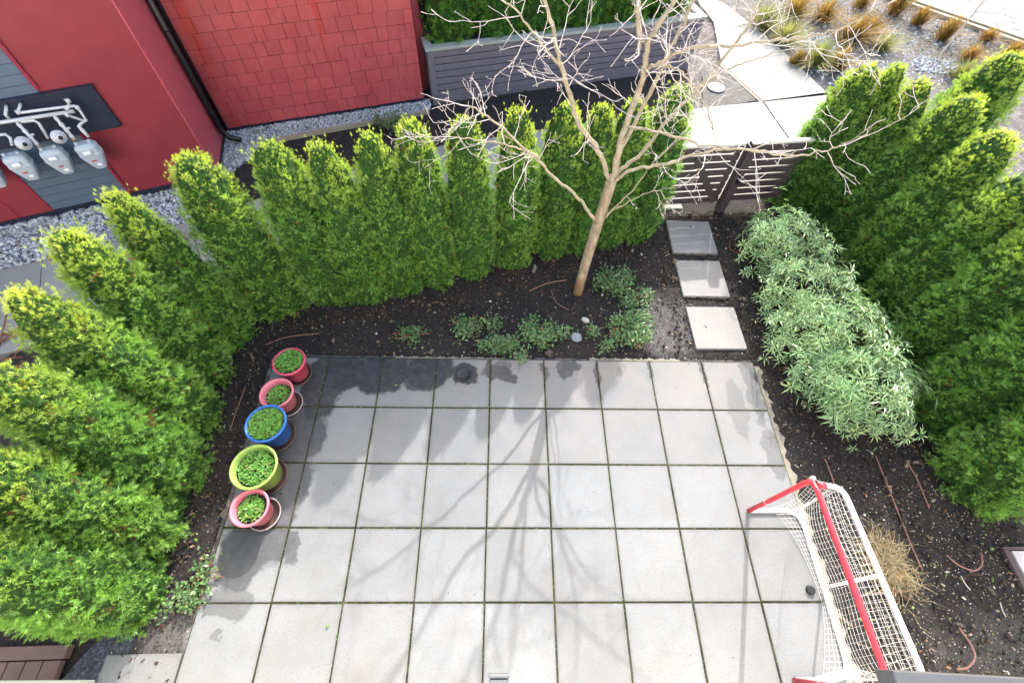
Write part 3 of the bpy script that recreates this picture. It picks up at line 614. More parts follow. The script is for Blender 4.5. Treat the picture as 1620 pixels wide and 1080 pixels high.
# ================================================================== STEPPING STONES
def slab_thing(name, px, w_, d_, z1, label, rz=0., grp='square stepping stones', cat='stepping stone', mat='stone'):
    mb = MB(); mb.obox((0, 0, -.03), (w_/2, 0, 0), (0, d_/2, 0), (0, 0, .03), 0, .005); o = mb.build(name, MAT[mat], None, False, (px[0], px[1], z1), rz); return tag(o, label, cat, grp)
slab_thing('stepping_stone', (2.725, .475), .61, .61, .012, 'square concrete stepping stone nearest the patio', .004)
slab_thing('stepping_stone', (2.725, 1.245), .6, .6, .014, 'square concrete stepping stone in the middle of the three, beside the leafy shrub', -.006)
slab_thing('stepping_stone', (2.745, 1.99), .61, .61, .012, 'square concrete stepping stone just in front of the gate post', -.02)
slab_thing('stepping_stone', (2.42, 2.78), .6, .5, .006, 'pale concrete slab seen under the gate slats', .1)
slab_thing('edge_paver', (-2.75, -3.1), .6, .6, -.004, 'single square paver beside the patio at the lower left by the deck', .01, None, 'paver', 'paver')

# ================================================================== CEDARS
def spray_template(nb=20, w0=.05, w1=.085):
    """one feathery tuft: foot at the origin, tip near x=1; narrow pointed leaflets fanned out mostly in the xy plane"""
    q = np.random.default_rng(3); V = []; tf = []; rd = []
    for k in range(nb):
        root = np.array([q.uniform(0, .55), 0, 0]); an = q.normal(0, .62); el = q.normal(0, .28); L = q.uniform(.32, .6)*(1-.25*abs(an)); wd = q.uniform(w0, w1)
        if k < 2: root = np.zeros(3); an = q.normal(0, .1); L = 1.
        root[1] = .25*math.sin(an)*root[0]; d = np.array([math.cos(an)*math.cos(el), math.sin(an)*math.cos(el), math.sin(el)]); sd = np.cross(d, [q.normal(0, .35), q.normal(0, .35), 1.]); sd /= np.linalg.norm(sd)
        tip = root+d*L; tip[2] -= .12*tip[0]**2
        V += [root-sd*wd/2+d*L*.25, tip, root+sd*wd/2+d*L*.25]; tf += [.1+.3*root[0], min(1., .35+.65*tip[0]), .1+.3*root[0]]; rd += [q.uniform(-.22, .22)]*3
    return np.array(V), np.array(tf), np.array(rd)
FAR_T = spray_template(14, .055, .09); NEAR_T = spray_template(17, .045, .074)
def orient(n, d, r3, flat=None):
    """rotation rows for each direction d with a random roll (or a plane that prefers the given normal)"""
    a = r3.normal(0, 1, (n, 3)) if flat is None else flat+r3.normal(0, .35, (n, 3))
    y = np.cross(a, d); y /= np.linalg.norm(y, axis=1)[:, None]+1e-9; z_ = np.cross(d, y); return np.stack([d, y, z_], 1)
def place(tpl, pos, rot, scale): return pos[:, None, :]+scale[:, None, None]*np.einsum('vk,nkc->nvc', tpl, rot)
def radius(t, p, tap=.22):
    """crown outline: a column that narrows slowly and ends in a blunt tip"""
    return np.minimum(.84+.6*t, 1.)*(1-tap*t)*np.clip(1-np.minimum(t, 1)**p, 0, 1)**.5
def cedar_mesh(seed, H=2.1, Rm=.36, nclump=520, per=10, p=5., size=.06, mat='cedar', zmin=.03, tpl=None, tap=.22):
    SPV, SPT, SPR = tpl or FAR_T; r3 = np.random.default_rng(seed)
    t = r3.uniform(0, 1, nclump*3); t = t[r3.uniform(0, 1, len(t)) < radius(t, p, tap)*.75+.4][:nclump]; n = len(t)
    th = r3.uniform(0, 2*math.pi, n)
    lobe = 1+.06*np.sin(3*th+seed)+.05*np.sin(5*th+9*t+seed*2)+.06*r3.normal(0, .6, n)
    rr = Rm*radius(t, p, tap)*np.clip(lobe, .72, 1.28)*np.where(r3.uniform(0, 1, n) < .15, .90, 1.)
    cz = zmin+t*(H-zmin); c = np.stack([rr*np.cos(th), rr*np.sin(th), cz], 1)
    out = np.stack([np.cos(th), np.sin(th), np.zeros(n)], 1); upw = .55+.9*t[:, None]**3
    D = out*(.75-.3*t[:, None]**4)+np.array([0, 0, 1.])*upw+r3.normal(0, .2, (n, 3)); D /= np.linalg.norm(D, axis=1)[:, None]
    cr = r3.uniform(0, 1, n); brown = r3.uniform(0, 1, n) < .03
    idx = np.repeat(np.arange(n), per); m = len(idx)
    d = D[idx]+r3.normal(0, .42, (m, 3)); d /= np.linalg.norm(d, axis=1)[:, None]
    pos = c[idx]-D[idx]*.05+r3.normal(0, .022, (m, 3)); pos[:, 2] = np.maximum(pos[:, 2], .02)
    sc = size*r3.uniform(.7, 1.3, m)*(1-.25*t[idx]**4)
    # leaders at the tip
    kk = 80; tp = np.stack([r3.normal(0, .07, kk), r3.normal(0, .07, kk), H-.17+r3.uniform(0, .13, kk)], 1); td = np.stack([r3.normal(0, .3, kk), r3.normal(0, .3, kk), np.ones(kk)], 1); td /= np.linalg.norm(td, axis=1)[:, None]
    pos = np.concatenate([pos, tp]); d = np.concatenate([d, td]); sc = np.concatenate([sc, np.full(kk, size*.8)*r3.uniform(.7, 1.3, kk)])
    outn = np.concatenate([out[idx], np.tile([[1., 0, 0]], (kk, 1))])
    tang = np.cross(outn, [0, 0, 1.]); mix_ = r3.uniform(0, 1, len(d))[:, None]
    flat = np.where(r3.uniform(0, 1, (len(d), 1)) < .5, tang*.6*(mix_-.5)+outn*.8+np.array([0, 0, .25]), r3.normal(0, 1, (len(d), 3)))
    V = place(SPV, pos, orient(len(d), d, r3, flat), sc)
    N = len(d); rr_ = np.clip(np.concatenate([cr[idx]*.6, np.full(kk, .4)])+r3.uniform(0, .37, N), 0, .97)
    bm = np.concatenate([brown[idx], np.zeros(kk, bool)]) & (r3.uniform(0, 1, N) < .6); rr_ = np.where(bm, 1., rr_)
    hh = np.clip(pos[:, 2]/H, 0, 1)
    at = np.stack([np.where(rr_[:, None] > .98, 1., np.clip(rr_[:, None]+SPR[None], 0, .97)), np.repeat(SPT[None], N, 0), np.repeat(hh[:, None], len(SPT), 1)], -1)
    return npmesh('crown', V.reshape(-1, 3), 3, [MAT[mat]], at.reshape(-1, 3))
def core_mesh(H, Rm, p, seed, tap=.22, zmin=.03):
    """the dense inner foliage behind the sprays: a lumpy column just inside the crown's surface"""
    q = np.random.default_rng(seed+500); n = 44; K = 60; t = np.linspace(0, 1, K)**.9*.985; th = np.linspace(0, 2*math.pi, n, endpoint=False)
    TT, TH = np.meshgrid(t, th, indexing='ij')
    lobe = 1+.06*np.sin(3*TH+seed)+.05*np.sin(5*TH+9*TT+seed*2)
    r_ = Rm*.79*radius(TT, p, tap)*lobe*(1+.035*np.sin(11*TH+31*TT+seed)+.035*np.sin(17*TH-47*TT)+q.normal(0, .035, TT.shape))+.004
    zz = zmin+TT*(H-zmin)-.02+q.normal(0, .006, TT.shape); V = np.stack([r_*np.cos(TH), r_*np.sin(TH), zz], -1).reshape(-1, 3)
    F = [(i*n+k, i*n+(k+1) % n, (i+1)*n+(k+1) % n, (i+1)*n+k) for i in range(K-1) for k in range(n)]+[tuple(range((K-1)*n, K*n))]
    me = bpy.data.meshes.new('inner_foliage'); me.from_pydata(V.tolist(), [], F); me.materials.append(MAT['core']); me.update(); return me
mb = MB(); mb.tube([(0, 0, -.1), (.005, 0, .3), (0, .005, 1.2)], [.035, .03, .015], 8); TRUNKM = mb.mesh('trunk', MAT['bark'], True)
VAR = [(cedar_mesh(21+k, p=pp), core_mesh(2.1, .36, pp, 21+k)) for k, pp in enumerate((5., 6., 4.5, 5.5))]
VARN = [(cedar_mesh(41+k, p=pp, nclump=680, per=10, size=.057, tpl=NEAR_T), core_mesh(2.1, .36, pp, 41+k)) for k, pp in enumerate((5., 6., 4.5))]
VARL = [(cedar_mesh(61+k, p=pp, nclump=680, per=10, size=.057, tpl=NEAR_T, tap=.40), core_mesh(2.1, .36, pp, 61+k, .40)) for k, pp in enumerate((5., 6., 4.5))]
def cedar(x, y, H, rad, label, group, k, var=None):
    t = empty('cedar_tree', (x, y, -.03), rnd.uniform(0, 6.28), label, 'cedar', group); var = var or VAR; cm, im = var[k % len(var)]
    fx, fz = rad/.36, H/2.1
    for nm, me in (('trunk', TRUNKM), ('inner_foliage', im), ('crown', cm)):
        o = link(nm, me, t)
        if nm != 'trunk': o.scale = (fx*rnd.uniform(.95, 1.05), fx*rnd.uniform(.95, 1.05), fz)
    return t
ordn = ['first', 'second', 'third', 'fourth', 'fifth', 'sixth', 'seventh', 'eighth', 'ninth', 'tenth']
mid = [(-2.59, .78, 2.1, .36), (-1.96, .96, 2.12, .33), (-1.52, .98, 2.1, .30), (-1.10, 1.10, 2.13, .28), (-.73, 1.24, 2.18, .30), (-.26, 1.38, 2.12, .28), (.26, 1.58, 2.1, .29), (.75, 1.76, 2.06, .28), (1.13, 1.84, 2.0, .26), (1.49, 1.95, 2.0, .28), (1.96, 2.14, 2.05, .34)]
midl = ['cedar at the inner corner of the hedge, in front of the red panel corner', 'cedar with a blunt top in front of the end of the gravel strip', 'cedar third from the corner, in front of the dark soil strip', 'slim cedar fourth from the corner, top beside its taller neighbour', 'tall cedar fifth from the corner, its top reaching the gravel kerb', 'cedar sixth from the corner, below the left end of the raised planter', 'slim cedar seventh from the corner, path showing on both sides of its top', 'cedar just left of the bare tree trunk', 'cedar directly behind the fork of the bare tree', 'cedar behind the thick right limbs of the bare tree', 'broad cedar at the end of the middle hedge beside the gate']
for i, (x, y, H, r_) in enumerate(mid): cedar(x, y, H, r_*1.07, midl[i], 'cedars in the middle hedge', i)
left = [(-3.03, .32, 2.07, .34), (-3.14, -.18, 2.14, .37), (-3.10, -.76, 2.16, .40), (-3.06, -1.33, 2.1, .40), (-3.06, -1.86, 2.06, .38), (-3.0, -2.36, 1.98, .36)]
leftl = ['cedar with its top below the gas meters, first of the left hedge', 'cedar with its top over the grey path slabs, second of the left hedge', 'cedar third down the left hedge, beside the topmost pots', 'cedar fourth down the left hedge, level with the blue and green pots', 'cedar fifth down the left hedge, level with the nearest pink pot', 'cedar at the lower end of the left hedge, above the deck']
for i, (x, y, H, r_) in enumerate(left): cedar(x, y, H, r_, leftl[i], 'cedars in the left hedge', i, VARL)
right = [(4.36, 2.86, 1.95, .36), (4.64, 2.80, 2.0, .27), (4.76, 2.46, 2.0, .35), (4.97, 2.00, 2.1, .41), (4.97, 1.38, 2.1, .43), (4.98, .76, 2.15, .44), (5.0, .1, 2.2, .46), (4.98, -.6, 2.2, .47), (4.94, -1.34, 2.12, .48), (6.0, 2.9, 2.1, .44)]
rightl = ['cedar beside the fence right of the gate, nearest the concrete walk', 'narrow cedar squeezed behind the first two of the right hedge', 'cedar third along the right hedge, behind the top of the leafy shrub', 'cedar fourth along the right hedge, pale round top below the grass bed', 'cedar fifth along the right hedge, top just inside the right edge', 'cedar sixth along the right hedge, behind the middle of the leafy shrubs', 'cedar seventh along the right hedge, behind the third leafy shrub', 'broad cedar behind the leafy shrub nearest the goal', 'broad cedar at the lower end of the right hedge, over the brown hoop of tube', 'separate cedar standing behind the right hedge by the grass bed']
for i, (x, y, H, r_) in enumerate(right): cedar(x, y, H, r_, rightl[i], 'cedars in the right hedge', i+1, VARN)
hm = cedar_mesh(77, H=1.9, Rm=.56, nclump=420, per=10, p=14., size=.08, mat='hedge'); hc = core_mesh(1.9, .56, 14., 77)
pll = ['clipped cedar at the left end of the raised planter, beside the downspout', 'clipped cedar second from the left in the raised planter', 'clipped cedar in the middle of the raised planter', 'clipped cedar fourth from the left in the raised planter', 'clipped cedar fifth from the left in the raised planter', 'clipped cedar at the right end of the raised planter']
for i in range(6):
    s = .45+i*.78; p = Pa+eP*s-nP*.47
    t = empty('cedar_tree', (*p, .70), rnd.uniform(0, 6.28), pll[i], 'cedar', 'clipped cedars in the raised planter')
    for nm, me in (('trunk', TRUNKM), ('inner_foliage', hc), ('crown', hm)):
        o = link(nm, me, t)
        if nm != 'trunk': o.scale = (.86, .86, 1.)

# ================================================================== BARE TREE
tree = empty('bare_tree', (1.09, 1.01, -.03), 0, 'leafless multi-limbed tree with pale twigs rising from the mulch bed', 'tree'); tl = np.array([1.09, 1.01, -.03])
nT = np.array([1.09, 1.01])-CAM[:2]; nT = nT/np.linalg.norm(nT)
def tp(x, y, off=0.):
    p = np.array([1.09, 1.01])+nT*off; return onplane(x, y, p, nT)-tl
def smooth(pts, sub=5):
    P = [np.array(p) for p in pts]; P = [2*P[0]-P[1]]+P+[2*P[-1]-P[-2]]; out = []
    for i in range(1, len(P)-2):
        for k in range(sub):
            t = k/sub; a, b_, c, d = P[i-1:i+3]; out.append(.5*((2*b_)+(c-a)*t+(2*a-5*b_+4*c-d)*t*t+(3*b_-a-3*c+d)*t**3))
    return out+[P[-2]]
LIMBS = []
def limb(name, pts, r0, r1, mat, sub=5, wob=.006):
    P = smooth([tp(*p) for p in pts], sub); n = len(P)
    P = [p+rng.normal(0, wob, 3)*(0 < i < n-1) for i, p in enumerate(P)]
    rad = [(r0+(r1-r0)*i/(n-1))*.88*rnd.uniform(.94, 1.06) for i in range(n)]; mb = MB(); mb.tube(P, rad, 9); mb.build(name, mat, tree, True); LIMBS.append((P, rad))
mb = MB(); tr = smooth([(0, 0, -.08), (.0, 0, .05), *[tp(*q) for q in ((924, 425), (940, 372), (955, 325), (968, 285))]], 6)
rad = [(.080, .071, .067, .064, .062)[i] if i < 5 else .061-.011*(i-5)/(len(tr)-6)+rnd.uniform(-.0022, .0022) for i in range(len(tr))]; mb.tube(tr, rad, 18); mb.build('trunk', MAT['bark'], tree, True)
lm = MAT['limb']
limb('limb', [(966, 290), (972, 271), (984, 216), (1009, 148, .05), (1018, 117, .06), (1026, 71, .08), (1040, 40, .1), (1061, 8, .12), (1080, -40, .15)], .036, .016, lm)
limb('limb', [(975, 268), (984, 234, .1), (1015, 173, .2), (1043, 117, .28), (1061, 74, .32), (1086, 28, .38), (1104, -20, .42)], .024, .014, lm)
limb('limb', [(965, 291), (962, 281), (947, 238, -.08), (916, 197, -.12), (901, 148, -.16), (888, 105, -.2), (879, 71, -.22), (873, 37, -.25), (857, -5, -.28)], .028, .014, lm)
limb('limb', [(943, 350), (928, 330, -.08), (907, 305, -.15), (876, 281, -.2), (857, 259, -.24), (833, 238, -.27), (796, 204, -.32), (765, 182, -.35), (743, 168, -.37)], .019, .007, lm)
limb('limb', [(857, 259, -.24), (842, 244, -.26), (805, 230, -.28), (760, 222, -.3), (716, 217, -.32)], .012, .006, lm)
limb('limb', [(968, 288), (981, 271, .06), (1009, 247, .15), (1061, 185, .3), (1107, 139, .4), (1154, 80, .5), (1185, 40, .56), (1212, -5, .6)], .021, .012, lm)
limb('limb', [(967, 290), (1000, 268, -.04), (1046, 262, -.05), (1107, 244, -.05), (1160, 235, -.05), (1215, 240, -.04)], .018, .007, lm)
limb('limb', [(992, 200), (1046, 210, -.12), (1107, 228, -.2), (1180, 238, -.26), (1250, 246, -.3), (1300, 240, -.32), (1327, 232, -.34)], .013, .005, lm)
limb('limb', [(1020, 112, .06), (1049, 96, .0), (1092, 77, -.05), (1154, 73, -.08), (1206, 67, -.1), (1273, 58, -.12), (1325, 47, -.14), (1405, 6, -.16)], .016, .005, lm)
limb('limb', [(1040, 110, .2), (1052, 105, .1), (1070, 108, .04), (1092, 130, 0), (1117, 167, -.03), (1128, 205, -.05)], .011, .005, lm)
limb('limb', [(1010, 85, .05), (1011, 60, .0), (1009, 30, -.02), (1008, 10, -.03)], .018, .016, lm)
limb('limb', [(958, 345), (970, 330, .05), (1000, 302, .06), (1030, 262, .08), (1055, 235, .1)], .009, .004, lm)
limb('limb', [(957, 340), (985, 325, -.06), (1010, 312, -.1), (1050, 298, -.12)], .008, .003, lm)
limb('limb', [(888, 105, -.2), (860, 75, -.3), (835, 40, -.38), (800, 5, -.45)], .012, .006, lm)
limb('limb', [(1110, 137, .4), (1150, 110, .45), (1190, 95, .5), (1240, 80, .5)], .010, .004, lm)
tw = MB(); twr = np.random.default_rng(5)
def twig(p, d, L, r_, depth):
    k = max(4, int(L/.055)); pts = [p]; d = d/np.linalg.norm(d); q = p.copy(); kids = []
    for i in range(k):
        d = d+twr.normal(0, .17, 3)+np.array([0, 0, .035]); d /= np.linalg.norm(d); q = q+d*L/k; pts.append(q)
        if depth < 2 and i > 0 and twr.random() < (.62 if depth == 0 else .4): kids.append((q.copy(), d+twr.normal(0, .75, 3), L*twr.uniform(.25, .55)))
    rr = [max(r_*(1-.65*i/k), .0013)*(1.25 if i % 2 else .95) for i in range(k+1)]; rr[-1] = .0022
    tw.tube(pts, rr, 4, cap=False)
    for a in kids: twig(*a, r_*.62, depth+1)
for li, (P, rad) in enumerate(LIMBS):
    n = len(P); start = .3 if rad[0] > .015 else .12
    length = sum(np.linalg.norm(P[i+1]-P[i]) for i in range(n-1)); cnt = int(length*(3.8 if li in (6, 7, 11, 12) else 6.6))+1
    for k in range(cnt):
        t = start+(1-start)*twr.random(); i = min(int(t*(n-1)), n-2); p = P[i]*(1-(t*(n-1)-i))+P[i+1]*(t*(n-1)-i); ax = P[i+1]-P[i]; ax /= np.linalg.norm(ax)
        sd = np.cross(ax, twr.normal(0, 1, 3)); sd /= np.linalg.norm(sd); twig(p, sd+ax*.45+np.array([0, 0, -.05]), twr.uniform(.16, .6), min(rad[i]*.45, .0040), 0)
    twig(P[-1], P[-1]-P[-3], twr.uniform(.25, .5), min(rad[-1]*.8, .006), 0)
tag(tw.build('twigs', MAT['twig'], tree, False), kind='stuff')

# ================================================================== LEAFY SHRUBS (narrow leaves in whorls)
def whorl_template(n=9, sd=0):
    V = []; T_ = []
    for k in range(n):
        q = random.Random(sd*100+k); an = 2*math.pi*k/n+q.uniform(-.3, .3); ti = q.uniform(.15, .85); L = q.uniform(.55, 1.2); c, s = math.cos(an), math.sin(an)
        def P_(a, b_, dz): r_ = a*L*math.cos(ti*.9); return (r_*c-b_*s, r_*s+b_*c, a*L*math.sin(ti)*.9-.35*a*a*L+dz)
        wd = .062
        V += [P_(.05, 0, 0), P_(.5, -wd, .02), P_(1., 0, -.02), P_(.5, 0, -.03)]; T_ += [.1, .6, 1, .7]
        V += [P_(.05, 0, 0), P_(.5, 0, -.03), P_(1., 0, -.02), P_(.5, wd, .02)]; T_ += [.1, .7, 1, .6]
    return np.array(V), np.array(T_)
WHS = [whorl_template(9, 1), whorl_template(7, 2), whorl_template(11, 3), whorl_template(3, 4)]
def shrub(name, c, rx, ry, h, n, seed, label, rz=0., size=.095, cat='shrub', group=None):
    r3 = np.random.default_rng(seed); t = empty(name, (c[0], c[1], -.03), rz, label, cat, group)
    u = r3.normal(0, 1, (n*2, 3)); u /= np.linalg.norm(u, axis=1)[:, None]; u = u[u[:, 2] > -.25][:n]; n = len(u)
    th = np.arctan2(u[:, 1], u[:, 0]); k = 1+.13*np.sin(3*th+seed)+.12*np.sin(5*th+4*u[:, 2]+seed)+r3.normal(0, .07, n)
    q_ = r3.uniform(0, 1, n); k = k*np.where(q_ < .25, r3.uniform(.6, .9, n), np.where(q_ > .86, r3.uniform(1.08, 1.3, n), 1))
    pos = u*np.array([rx, ry, h*.55])*k[:, None]+np.array([0, 0, h*.48]); pos[:, 2] = np.maximum(pos[:, 2], .07)
    d = u+np.array([0, 0, .75])+r3.normal(0, .3, (n, 3)); d /= np.linalg.norm(d, axis=1)[:, None]
    x = np.cross(d, r3.normal(0, 1, (n, 3))); x /= np.linalg.norm(x, axis=1)[:, None]; y = np.cross(d, x)
    kind_ = r3.choice(4, n, p=[.3, .25, .2, .25]); sc = size*r3.uniform(.5, 1.35, n); rot = np.stack([x, y, d], 1); rr_ = r3.uniform(0, .97, n); hh = np.clip(pos[:, 2]/h, 0, 1); VV, AA = [], []
    for kk, (WHV, WHT) in enumerate(WHS):
        m_ = kind_ == kk; VV.append(place(WHV, pos[m_], rot[m_], sc[m_]).reshape(-1, 3)); nn = int(m_.sum())
        jit = np.clip(np.repeat(rr_[m_][:, None], len(WHT), 1)+np.repeat(r3.uniform(-.25, .25, (nn, len(WHT)//4)), 4, 1), 0, .995)
        AA.append(np.stack([jit, np.repeat(WHT[None], nn, 0), np.repeat(hh[m_][:, None], len(WHT), 1)], -1).reshape(-1, 3))
    link('foliage', npmesh('foliage', np.concatenate(VV), 4, [MAT['shrub']], np.concatenate(AA)), t)
    mb = MB()
    for q in range(0, n, 3):
        a = np.array([r3.normal(0, .06), r3.normal(0, .06), .0]); b_ = pos[q]; m_ = (a+b_)/2+[0, 0, -.04]; mb.tube([a, m_, b_], [.008, .006, .003], 5, cap=False)
    tag(mb.build('stems', MAT['cable'], t), kind='stuff')
    return t
shrub('leafy_shrub', (3.68, 1.50), .42, .46, .72, 500, 3, 'narrow leaved pale green shrub at the far end by the gate', 0, .10, 'shrub', 'leafy shrubs along the right bed')
shrub('leafy_shrub', (3.80, .80), .46, .48, .70, 560, 4, 'narrow leaved pale green shrub second from the gate, beside the nearest stepping stone', 0, .105, 'shrub', 'leafy shrubs along the right bed')
shrub('leafy_shrub', (3.86, .10), .54, .50, .70, 640, 5, 'narrow leaved pale green shrub third from the gate, beside the patio corner', 0, .11, 'shrub', 'leafy shrubs along the right bed')
shrub('leafy_shrub', (3.90, -.50), .52, .44, .66, 580, 6, 'narrow leaved pale green shrub nearest the hockey goal', 0, .115, 'shrub', 'leafy shrubs along the right bed')

# ================================================================== LOW BED PLANTS
def leaf_template():
    V = [(0, 0, 0), (.5, -.28, .05), (1, 0, 0), (.5, .28, .05)]; return np.array(V, float), np.array([.1, .6, 1, .6])
LFV, LFT = leaf_template()
def leafball(name, me_mat, n, rx, ry, h, size, seed, jitter=.25, clusters=None):
    r3 = np.random.default_rng(seed)
    if clusters is None:
        a = r3.uniform(0, 6.28, n); q = np.sqrt(r3.uniform(0, 1, n)); P_ = np.stack([q*rx*np.cos(a), q*ry*np.sin(a), h*(1-q*q*.8)*r3.uniform(.25, 1.1, n)], 1)
    else:
        cc = r3.normal(0, 1, (clusters, 2))*[rx*.5, ry*.5]; idx = r3.integers(0, clusters, n); P_ = np.zeros((n, 3)); P_[:, :2] = cc[idx]+r3.normal(0, .05, (n, 2)); P_[:, 2] = r3.uniform(.0, h, n)
    d = np.stack([r3.normal(0, 1, n), r3.normal(0, 1, n), r3.uniform(.0, .9, n)], 1); d /= np.linalg.norm(d, axis=1)[:, None]
    V = place(LFV, P_, orient(n, d, r3, np.tile([[0, 0, 1.]], (n, 1))), size*r3.uniform(.6, 1.3, n))
    rr_ = r3.uniform(0, 1, n); at = np.stack([np.repeat(rr_[:, None], 4, 1), np.repeat(LFT[None], n, 0), np.repeat(np.clip(P_[:, 2:]/max(h, .01), 0, 1), 4, 1)], -1)
    return npmesh(name, V.reshape(-1, 3), 4, [MAT[me_mat]], at.reshape(-1, 3))
def lowplant(px, rx, ry, h, n, seed, label, size=.03, cl=None, stems=9, mat='ground_leaf'):
    p = g(*px); t = empty('low_plant', (p[0], p[1], -.02), 0, label, 'plant', 'low plants in the mulch bed')
    link('foliage', leafball('foliage', mat, n, rx, ry, h, size, seed, clusters=cl), t); r3 = random.Random(seed); mb = MB()
    for k in range(stems):
        a = r3.uniform(0, 6.28); q = r3.uniform(.4, 1); e = np.array([q*rx*math.cos(a), q*ry*math.sin(a), h*r3.uniform(.3, .8)]); s0 = np.array([r3.uniform(-.04, .04), r3.uniform(-.04, .04), 0])
        mb.tube(smooth([s0, s0*.6+e*.4+[r3.uniform(-.04, .04), r3.uniform(-.04, .04), .03], e], 4), .0035, 5)
    tag(mb.build('stems', MAT['stem'], t, True), kind='stuff')
lowplant((650, 532), .26, .14, .10, 289, 1, 'sparse low plant with bare reddish stems left in the mulch bed', 0.033, 9, 16)
lowplant((735, 518), .28, .12, .12, 510, 2, 'low plant with brownish leaves and bare stems, second from the left in the bed', 0.037, 12, 14)
lowplant((795, 545), .22, .15, .13, 816, 3, 'dark green low plant at the patio edge, left of its twin', 0.042, 10, 8)
lowplant((865, 535), .24, .17, .14, 952, 4, 'dark green low plant at the patio edge, left of the round grey cover', 0.042, 12, 8)
lowplant((975, 450), .30, .18, .15, 1020, 5, 'blue green low plant right of the tree trunk', 0.042, 14, 8)
lowplant((1012, 478), .18, .14, .12, 442, 8, 'small low plant between trunk and stepping stones', 0.039, 7, 6)
lowplant((992, 528), .34, .24, .16, 1615, 6, 'pale speckled low plant at the patio edge, right of the round grey cover', 0.039, 20, 14)
lowplant((318, 925), .2, .26, .09, 510, 7, 'straggly low weeds at the left patio edge below the pots', 0.037, 10, 12)
lowplant((625, 205), .3, .2, .2, 442, 9, 'small red leaved plant in the soil by the gravel kerb', 0.050, 9, 10)

# ================================================================== POTS
def pot(c, r_, h, mat, label, plabel, slabel, tilt, fill, seed, srim=False, nleaf=900, cover=1.):
    t = empty('flower_pot', (c[0], c[1], .022), rnd.uniform(0, 6), label, 'pot', 'flower pots along the patio edge'); t.rotation_euler = (tilt[0], tilt[1], 0)
    rb = r_*.70; n = 40
    def rr(z): return rb+(r_-rb)*(z/h)
    prof = [(rb*.96, 0), (rb, .006), (rr(h*.86), h*.86), (rr(h*.86)+.012, h*.865), (r_+.012, h-.006), (r_+.008, h), (r_-.006, h), (r_-.012, h-.01), (rr(h*.72)-.016, h*.72)]
    mb = MB(); mb.lathe(prof, n); mb.f.pop(); mb.m.pop(); mb.build('body', MAT[mat], t, True)
    mb = MB(); mb.lathe([(rr(h*fill)-.03, h*fill-.02), (rr(h*fill)-.014, h*fill)], n); mb.build('soil', MAT['soil'], t)
    p = empty('potted_plant', (c[0]+math.sin(tilt[1])*h*fill, c[1]-math.sin(tilt[0])*h*fill, .022+h*fill), 0, plabel, 'plant', 'low leafy plants in the pots')
    rp = (rr(h*fill)-.02)*cover
    link('leaves', leafball('leaves', 'potleaf', nleaf, rp, rp, .05, .026, seed), p)
    mb = MB(); r3 = random.Random(seed)
    for k in range(7): a = r3.uniform(0, 6.28); q = r3.uniform(.1, .8)*rp; mb.tube([(q*math.cos(a), q*math.sin(a), -.01), (q*math.cos(a)*1.1, q*math.sin(a)*1.1+.01, .05)], .003, 5)
    tag(mb.build('stems', MAT['stem'], p), kind='stuff')
    mb = MB(); rs = rb*1.28; mb.lathe([(rs*.86, 0), (rs, .004), (rs+.010, .028), (rs-.003, .028), (rs*.93, .010)], n); n0 = len(mb.f); mb.lathe([(rs+.010, .0282), (rs+.011, .033), (rs-.001, .0335), (rs-.003, .0282)], n, mi=1); mb.f = mb.f[:-2]; mb.m = mb.m[:-2]
    s = mb.build('plant_saucer', [MAT['saucer'], MAT['saucerrim' if srim else 'saucer']], None, True, (c[0]+.03*srim, c[1]-.005, .0015)); tag(s, slabel, 'saucer', 'saucers under the pots')
def pc(px, z): p = g(*px, z); return (p[0], p[1])
pot(pc((457, 571), .30), .158, .28, 'pink', 'deep pink flower pot filled to the rim, farthest of the row', 'dense green plant filling the farthest pink pot', 'brown saucer under the farthest pink pot', (.0, .0), .95, 1)
pot(pc((437, 621), .28), .158, .26, 'pinkpale', 'pale pink flower pot behind the blue one', 'sparse green plant in the pale pink pot behind the blue one', 'pale rimmed saucer under the pale pink pot behind the blue one', (0, 0), .72, 2, True, 500, .85)
pot(pc((419, 668), .36), .184, .33, 'bluepot', 'blue glazed flower pot in the middle of the row', 'dense green plant filling the blue pot', 'brown saucer under the blue pot', (0, 0), .92, 3, False, 1300)
pot(pc((400, 737), .35), .2, .32, 'greenpot', 'lime green flower pot, the largest of the row', 'yellowing green plant in the lime green pot', 'brown saucer under the lime green pot', (0, 0), .8, 4, False, 1000, .95)
pot(pc((394, 802), .28), .158, .26, 'pinkpale', 'pale pink flower pot nearest the camera', 'sparse green plant with a bare twig in the nearest pink pot', 'pale rimmed saucer under the nearest pink pot', (0, 0), .76, 5, True, 520, .88)

# ================================================================== HOCKEY GOAL
goal = empty('hockey_goal', (2.54, -2.33, 0), 0, 'street hockey goal with red front frame, white back frame and white net', 'hockey goal'); go = np.array([2.54, -2.33, 0])
F0, F1 = np.array([2.53, -1.67, 0])-go, np.array([2.543, -2.996, 0])-go; HG = 1.12
T0, T1 = F0+[-.01, 0, HG], F1+[.01, 0, HG]
def bend(a, c, b_, r_, n=6):
    a, c, b_ = (np.array(q, float) for q in (a, c, b_)); u = (a-c)/np.linalg.norm(a-c); v = (b_-c)/np.linalg.norm(b_-c); p0, p1 = c+u*r_, c+v*r_
    return [(1-t)**2*p0+2*t*(1-t)*c+t*t*p1 for t in np.linspace(0, 1, n)]
mb = MB(); mb.tube([F0+[0, 0, .02], F0+[0, 0, .5]]+bend(F0, T0, T1, .11)+[T0*.6+T1*.4]+bend(T0, T1, F1, .11)+[F1+[0, 0, .5], F1+[0, 0, .02]], .021, 12); mb.build('front_frame', MAT['goalred'], goal, True)
